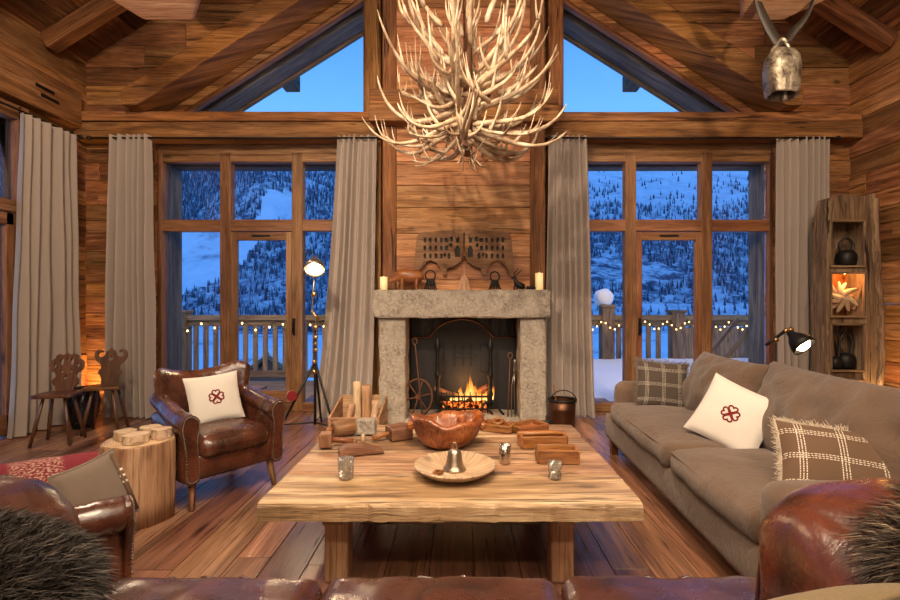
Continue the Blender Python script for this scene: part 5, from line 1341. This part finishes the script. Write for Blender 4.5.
MB().tube(smooth_open([(-0.05, 0, 1.70), (-0.10, 0.02, 1.76), (-0.06, 0.0, 1.84), (0, 0, 1.79)], 5), 0.005, 6).build('cable', M['iron'], t)
MB().cyl((-0.19, -0.155, 0.385), (-0.17, -0.185, 0.385), 0.05, n=20).build('foot_switch', M['emblem'], t)
pw = sh + ax @ Vector((0, 0, -0.22)) + Vector(t.location)
spot(pw, pw + (ax @ Vector((0, 0, -1))) * 1.0, 22, 120, 0.04, (1.0, 0.7, 0.38), 0.5)
# ================================================================== BOOM LAMP on the right
t = thing('boom_lamp', 'black and brass boom floor lamp glowing behind the fabric sofa', 'floor lamp', (2.78, 4.15, 0))
LP = lambda px, py, d=4.15: Vector(((px - 459) / 480 * d, d, 1.3 - (py - 303) / 480 * d)) - Vector((2.78, 4.15, 0))
MB().lathe([(0, 0), (0.14, 0), (0.14, 0.015), (0.02, 0.03), (0.012, 0.05)], (LP(776, 340).x, 0, 0), 28).build('base', M['iron'], t)
j = LP(776, 340); MB().tube([(j.x, 0, 0.03), j], 0.011, 10).build('pole', M['iron'], t)
MB().tube([LP(766, 345), LP(785, 331)], 0.014, 8).build('boom', M['iron'], t)
for p in ((776, 340), (786, 331), (791, 330)): MB().soft(LP(*p), (0.045, 0.04, 0.045), 0.02, 4).build('joint', M['brass'], t)
sh = LP(788, 331); ax = Matrix.Rotation(R(-24), 3, 'Y') @ Matrix.Rotation(R(-42), 3, 'X')
shade(t, sh, ax, 0.95, 'iron')
pw = sh + ax @ Vector((0, 0, -0.21)) + Vector(t.location)
spot(pw, pw + (ax @ Vector((0, 0, -1))) * 1.0, 70, 150, 0.04, (1.0, 0.66, 0.32), 0.5)

# ================================================================== LOG CRATE AND PAIL
t = thing('log_crate', 'slanted wooden crate of firewood left of the stone fireplace', 'crate', (-1.0, 4.82, 0))
MB().box((0, 0, 0.02), (0.44, 0.46, 0.02)).build('base', M['stump'], t)
MB().box((0, -0.25, 0.11), (0.46, 0.02, 0.20)).build('side', M['stump'], t, bevel=0.004)
MB().box((0, 0.25, 0.17), (0.46, 0.02, 0.32)).build('side', M['stump'], t, bevel=0.004)
for s_ in (-1, 1):
    m = MB(); m.M = Matrix.Translation((s_ * 0.235, 0, 0)) @ Matrix.Rotation(R(90), 4, 'Z') @ Matrix.Rotation(R(90), 4, 'X'); m.prism([(-0.26, 0.01), (0.26, 0.01), (0.26, 0.33), (-0.26, 0.21)], -0.01, 0.01); m.build('end', M['stump'], t, bevel=0.004)
put_log('firewood_log', (-1.05, 4.93, 0.03), (-1.06, 4.98, 0.48), 0.045, 'tallest pale split log standing in the crate', 'pale', 'firewood in the crate')
put_log('firewood_log', (-0.95, 4.93, 0.03), (-0.96, 4.96, 0.45), 0.052, 'thick grained log standing right of the tallest log', 'stump', 'firewood in the crate')
put_log('firewood_log', (-1.13, 4.82, 0.035), (-1.09, 4.88, 0.27), 0.035, 'short log at the left front of the crate', 'stump', 'firewood in the crate')
put_log('firewood_log', (-0.865, 4.82, 0.035), (-0.85, 4.9, 0.30), 0.035, 'curved short log at the right side of crate', 'pale', 'firewood in the crate')
t = thing('metal_pail', 'dark copper pail with lid standing right of the fireplace', 'pail', (1.075, 5.0, 0))
MB().lathe([(0, 0), (0.125, 0), (0.13, 0.01), (0.135, 0.2), (0.138, 0.205), (0.135, 0.21), (0.138, 0.30), (0.13, 0.30), (0.12, 0.02), (0, 0.02)], n=36).build('body', M['copper'], t)
MB().tube([(0.137 * math.cos(a / 30 * 2 * PI), 0.137 * math.sin(a / 30 * 2 * PI), 0.295) for a in range(30)], 0.012, 8, close=True).build('rim', M['iron'], t)
MB().tube([(0.137 * math.cos(a), -0.06 + 0.01 * math.sin(a), 0.28 + 0.12 * math.sin(a)) for a in [i / 14 * PI for i in range(15)]], 0.006, 6).build('handle', M['iron'], t)
t = thing('hearth_brush', 'slim hearth tool standing in the dark copper pail', 'hearth tool', (1.03, 5.0, 0.025))
MB().tube([(0, 0, 0), (-0.03, 0.03, 0.42)], 0.010, 6).build('shaft', M['brown_wood'], t)

# ================================================================== SLAB SHELF WITH NICHES
sh_ = thing('live_edge_shelf', 'upright live edge tree slab with three carved niches by right wall', 'shelf', (4.09, 5.08, 0))
# outline in metres, x -0.30..0.30, z 0..2.42
rz2 = random.Random(8)
left = [(-0.285, 0.0), (-0.30, 0.35), (-0.285, 0.7), (-0.275, 1.0), (-0.295, 1.3), (-0.275, 1.6), (-0.28, 1.9), (-0.26, 2.12), (-0.22, 2.40)]
right = [(0.22, 2.44), (0.24, 2.2), (0.25, 1.9), (0.29, 1.6), (0.30, 1.3), (0.315, 1.0), (0.30, 0.6), (0.29, 0.3), (0.25, 0.0)]
ol = smooth_open([(x, z, 0) for x, z in left], 5) + [Vector((-0.1, 2.43, 0)), Vector((0.1, 2.41, 0))] + smooth_open([(x, z, 0) for x, z in right], 5)
ol = [(p.x + 0.012 * noise.noise(Vector((p.x * 3, p.y * 9, 1))), p.y) for p in ol]
NI = [((-0.245, 1.68), (0.10, 2.15)), ((-0.245, 1.16), (0.10, 1.61)), ((-0.245, 0.60), (0.10, 1.08)), ((-0.245, 0.10), (0.10, 0.50))]
holes = [[(a[0], a[1]), (b[0], a[1]), (b[0], b[1]), (a[0], b[1])] for a, b in NI]
MX = Matrix.Rotation(R(90), 4, 'X')
plate_obj('slab_face', ol, holes, 0.20, M['slab'], sh_, MX, bev=0.0, vert_grain=True)
# bark edge on the right: gnarled ridges
m = MB()
for k in range(6):
    pts = []; rad = []
    for i in range(40):
        z = 0.02 + 2.36 * i / 39; xr = 0.25 + 0.06 * math.sin(min(1, z / 1.6) * PI * 0.9) - 0.03 * max(0, z - 1.6)
        pts.append((xr - 0.015 - 0.022 * k * (k < 5) + 0.02 * noise.noise(Vector((z * 3, k * 2.3, 0))), -0.10 + 0.02 * k + 0.02 * noise.noise(Vector((z * 4, k, 5))), z)); rad.append(0.030 + 0.018 * noise.noise(Vector((z * 7, k * 3, 2))))
    m.tube(pts, rad, 8)
m.build('bark_edge', M['slab'], sh_)
m = MB()
for k in range(2):
    pts = []; rad = []
    for i in range(36):
        z = 0.02 + 2.34 * i / 35; pts.append((-0.258 + 0.05 * max(0, z - 1.9) + 0.012 * noise.noise(Vector((z * 4, k * 5, 8))), -0.095 + 0.05 * k, z)); rad.append(0.022 + 0.012 * noise.noise(Vector((z * 8, k, 4))))
    m.tube(pts, rad, 8)
m.build('bark_edge', M['slab'], sh_)
for (a, b), nm in zip(NI, 'abcb'):
    fr = MB(); w_ = 0.02
    fr.box((a[0], -0.115, (a[1] + b[1]) / 2), (w_, 0.03, b[1] - a[1])); fr.box((b[0], -0.115, (a[1] + b[1]) / 2), (w_, 0.03, b[1] - a[1]))
    fr.box(((a[0] + b[0]) / 2, -0.115, a[1]), (b[0] - a[0] + w_, 0.03, w_)); fr.box(((a[0] + b[0]) / 2, -0.115, b[1]), (b[0] - a[0] + w_, 0.03, w_))
    fr.build('niche_frame', M['slab'], sh_, bevel=0.004)
    MB().box(((a[0] + b[0]) / 2, 0.11, (a[1] + b[1]) / 2), (b[0] - a[0] + 0.04, 0.015, b[1] - a[1] + 0.04)).build('niche_back', M['red_wood' if nm == 'b' else 'slab'], sh_)
# bells and root in the niches
def cow_bell(loc, s, label, strap=True, mat='iron', grp=None, cat='bell', name='cow_bell', strap_h=0.12):
    t = thing(name, label, cat, loc, 0, grp)
    MB().lathe([(0.062 * s, 0), (0.066 * s, 0.01 * s), (0.074 * s, 0.05 * s), (0.07 * s, 0.09 * s), (0.05 * s, 0.12 * s), (0.0, 0.13 * s)], n=24).build('bell_body', M[mat], t)
    if strap: MB().tube(smooth_open([(-0.035 * s, 0, 0.10 * s), (-0.055 * s, 0, 0.10 * s + strap_h * 0.6), (0, 0, 0.10 * s + strap_h), (0.055 * s, 0, 0.10 * s + strap_h * 0.6), (0.035 * s, 0, 0.10 * s)], 5), 0.016 * s, 6, flat=0.6).build('strap', M['strap'], t)
    return t
B0 = Vector((4.09, 5.08, 0))
cow_bell(B0 + Vector((0.0, -0.01, 1.695)), 1.3, 'dark cow bell with short strap in the top niche', strap_h=0.16)
cow_bell(B0 + Vector((-0.13, -0.02, 0.615)), 0.95, 'small cow bell with looped strap at left of bottom niche', strap_h=0.30)
cow_bell(B0 + Vector((0.01, 0.01, 0.615)), 1.25, 'bigger cow bell with wide strap at right of bottom niche', strap_h=0.25)
t = thing('root_sculpture', 'pale twisted driftwood root lit inside the middle niche', 'root', B0 + Vector((-0.07, -0.03, 1.185))); t.scale = (1.25, 1.1, 1.35)
rg = random.Random(2)
for k in range(11):
    a = k / 11 * 2 * PI; e_ = Vector((0.125 * math.cos(a), rg.uniform(-0.05, 0.03), 0.13 + 0.12 * math.sin(a))) 
    mid = Vector((0.05 * math.cos(a + 0.3), rg.uniform(-0.03, 0.03), 0.13 + 0.05 * math.sin(a + 0.3)))
    MB().tube(smooth_open([(0, 0, 0.13), mid, e_], 5), [0.04 - 0.003 * i for i in range(11)], 8).build('root_branch', M['pale'], t)
point(B0 + Vector((-0.07, -0.085, 1.585)), 7.0, 0.015, (1.0, 0.45, 0.13))
point(B0 + Vector((-0.07, -0.085, 0.47)), 4.0, 0.015, (1.0, 0.45, 0.13))
spot(B0 + Vector((0.24, -0.22, 0.12)), B0 + Vector((0.27, 0.3, 1.2)), 42, 120, 0.03, (1.0, 0.62, 0.25), 1.0)
t = thing('floor_uplighter', 'small black floor uplighter at the foot of slab shelf', 'uplighter', B0 + Vector((0.24, -0.22, 0)))
MB().lathe([(0, 0), (0.05, 0), (0.05, 0.09), (0.045, 0.09), (0.04, 0.04), (0, 0.04)], n=20).build('housing', M['iron'], t)

# ================================================================== HANGING COW BELL (on the right beam stub)
t = thing('hanging_cow_bell', 'big battered cow bell hanging from the beam by leather strap', 'cow bell', (2.71, 4.03, 3.035)); t.scale = (0.92, 1.0, 1.12); t.rotation_euler = (R(-6), R(4), 0)
# bell px 764-799, y 47-101 -> about .30 wide, .45 tall
def sq(a, z): return 1.0 / (abs(math.cos(a)) ** 3.2 + abs(math.sin(a)) ** 3.2) ** (1 / 3.2)
m = MB(); m.lathe([(0.0, 0.34), (0.09, 0.32), (0.128, 0.2), (0.117, 0.06), (0.110, 0.002), (0.120, 0.0), (0.128, 0.012), (0.134, 0.05), (0.143, 0.13), (0.147, 0.22), (0.138, 0.30), (0.10, 0.35), (0.05, 0.375), (0.0, 0.38)], n=40, wob=sq)
for i, v in enumerate(m.v): m.v[i] = Vector((v.x, v.y * 0.72, v.z)) + noise.noise_vector(v * 12) * 0.005
m.build('bell_body', M['cowbell'], t)
MB().tube(smooth_open([(-0.10, 0, 0.34), (-0.06, 0, 0.40), (0.0, 0, 0.46), (0.045, 0, 0.43), (0.09, 0, 0.345)], 5), 0.014, 8).build('loop', M['cowbell'], t)
MB().tube([(0.01, 0, 0.28), (0.02, -0.01, 0.06), (0.02, -0.01, -0.035)], [0.008, 0.012, 0.018], 8).build('clapper', M['cowbell'], t)
def ribbon(pts, w, th, wds):
    m = MB(); P_ = smooth_open(pts, 8); n_ = len(P_)
    for i, p in enumerate(P_):
        d = (P_[min(i + 1, n_ - 1)] - P_[max(i - 1, 0)]).normalized(); t_ = i / (n_ - 1) * (len(wds) - 1); k_ = min(int(t_), len(wds) - 2); w2 = Vector(wds[k_]).lerp(Vector(wds[k_ + 1]), t_ - k_); w2 = (w2 - d * w2.dot(d)).normalized(); nn = d.cross(w2).normalized()
        for a, b in ((-1, -1), (1, -1), (1, 1), (-1, 1)): m.v.append(p + w2 * w / 2 * a + nn * th / 2 * b)
    for i in range(n_ - 1):
        for j in range(4):
            q = [i * 4 + j, i * 4 + (j + 1) % 4, (i + 1) * 4 + (j + 1) % 4, (i + 1) * 4 + j]; m.face(q, [(0, 0)] * 4, 0.5, j in (0, 2))
    m.face([3, 2, 1, 0], [(0, 0)] * 4, 0.5); b = (n_ - 1) * 4; m.face([b, b + 1, b + 2, b + 3], [(0, 0)] * 4, 0.5)
    return m
ribbon([(-0.01, 0.0, 0.40), (-0.12, -0.01, 0.53), (-0.24, -0.04, 0.70), (-0.29, -0.06, 0.90), (-0.22, 0.02, 1.06), (0.0, 0.12, 1.09), (0.2, 0.06, 1.04), (0.28, -0.06, 0.88), (0.21, -0.04, 0.66), (0.11, 0, 0.53), (0.03, 0.0, 0.43)], 0.095, 0.008, [(0.8, 0.1, 0.6), (0.8, 0.1, 0.6), (0.75, 0.4, 0.4), (0, 1, 0), (0, 1, 0), (0, 1, 0), (0.3, 0.95, 0), (-0.5, 0.85, 0.2), (-0.5, 0.85, 0.2)]).build('strap', M['strap'], t)

# ================================================================== ANTLER CHANDELIER
ch = thing('antler_chandelier', 'huge chandelier of tangled pale antlers hanging before the chimney', 'chandelier', (0.065, 3.55, 2.75))
ra = random.Random(21)
def antler(az, z0, el0, el1, L, r0=0.022, r_start=0.05, twist=0.0, dev=0.0):
    m = MB(); n_ = 18; p = Vector((r_start * math.cos(az), r_start * math.sin(az), z0)); pts = []; rad = []
    a = az + dev; ph = ra.uniform(0, 6); wz = ra.uniform(0.08, 0.28); dirs = []; bend = ra.uniform(1.3, 2.6)
    for i in range(n_ + 1):
        t_ = i / n_; pts.append(p.copy()); rad.append(max(0.003, r0 * (1.05 - 0.80 * t_ ** 1.1)) * (1 + 0.10 * math.sin(i * 1.9 + ph)) * (0.45 if i == 0 else 1))
        el = el0 + (el1 - el0) * t_ ** bend + wz * math.sin(t_ * 6 + ph); aa = a + twist * t_ * t_ + 0.35 * math.sin(t_ * 4 + ph)
        d = Vector((math.cos(el) * math.cos(aa), math.cos(el) * math.sin(aa), math.sin(el))); dirs.append(d); p = p + d * L / n_
    rad[-1] = 0.0015
    m.tube(pts, rad, 7, rnd=0.5)
    side0 = Vector((-math.sin(az), math.cos(az), 0)) * ra.choice((-1, 1))
    for k in range(ra.randint(2, 4)):
        i = min(n_ - 2, 3 + k * 4 + ra.randint(0, 3)); b = pts[i]; d = dirs[i]; up = Vector((0, 0, 1)); s_ = ra.uniform(-0.3, 1.1)
        d1 = (d * ra.uniform(0.3, 0.9) + up * ra.uniform(0.1, 0.9) + side0 * s_).normalized(); l_ = ra.uniform(0.13, 0.34) * (1 - 0.35 * i / n_)
        q = [b]; cur = b.copy(); dd = d1.copy(); cu = ra.uniform(0.08, 0.26)
        for j in range(8):
            cur = cur + dd * l_ / 8; q.append(cur.copy()); dd = (dd + up * cu - side0 * s_ * 0.06).normalized()
        rr_ = rad[i] * 0.9; m.tube(q, [rr_ * (1 - 0.9 * (j / 8) ** 0.9) + 0.0008 for j in range(9)], 6, rnd=0.5)
    return m.build('antler', M['bone'], ch)
def tier(n, z0, e0, e1, L, tw=0.9, r0=0.022, rs=0.05, off=0.0, dev=0.5):
    for k in range(n):
        antler(off + 2 * PI * k / n + ra.uniform(-0.25, 0.25), z0 + ra.uniform(-0.08, 0.08), R(e0 + ra.uniform(-12, 12)), R(e1 + ra.uniform(-15, 15)), L * ra.uniform(0.82, 1.15), r0 * ra.uniform(0.85, 1.2), rs * ra.uniform(0.6, 1.6), ra.uniform(-tw, tw), ra.uniform(-dev, dev))
tier(12, -0.20, -14, 62, 0.80, 0.7, 0.023, 0.06)
tier(11, -0.10, 2, 80, 0.76, 0.8, 0.022, 0.07, 0.2)
tier(11, 0.08, 12, 88, 0.78, 0.8, 0.022, 0.08, 0.4)
tier(9, 0.25, 26, 95, 0.74, 0.8, 0.021, 0.10, 0.1)
tier(8, 0.42, 42, 100, 0.72, 0.8, 0.020, 0.12, 0.3)
tier(7, 0.62, 55, 100, 0.68, 0.8, 0.019, 0.14, 0.3)
tier(7, -0.16, -38, 25, 0.50, 0.8, 0.017, 0.05, 0.5)
tier(4, -0.27, -75, -30, 0.22, 0.4, 0.010, 0.02, 0.5)
tier(14, 0.05, 5, 60, 0.42, 2.2, 0.019, 0.16, 0.5, 1.8)
MB().tube([(0, 0, -0.36), (0, 0, 0.9), (0, 0, 3.2)], [0.035, 0.035, 0.012], 10).build('stem', M['rust'], ch)
for k in range(8):
    antler(k * 0.785, -0.1 + 0.12 * k, R(70), R(75), 0.40, 0.019, 0.05, 2.0)
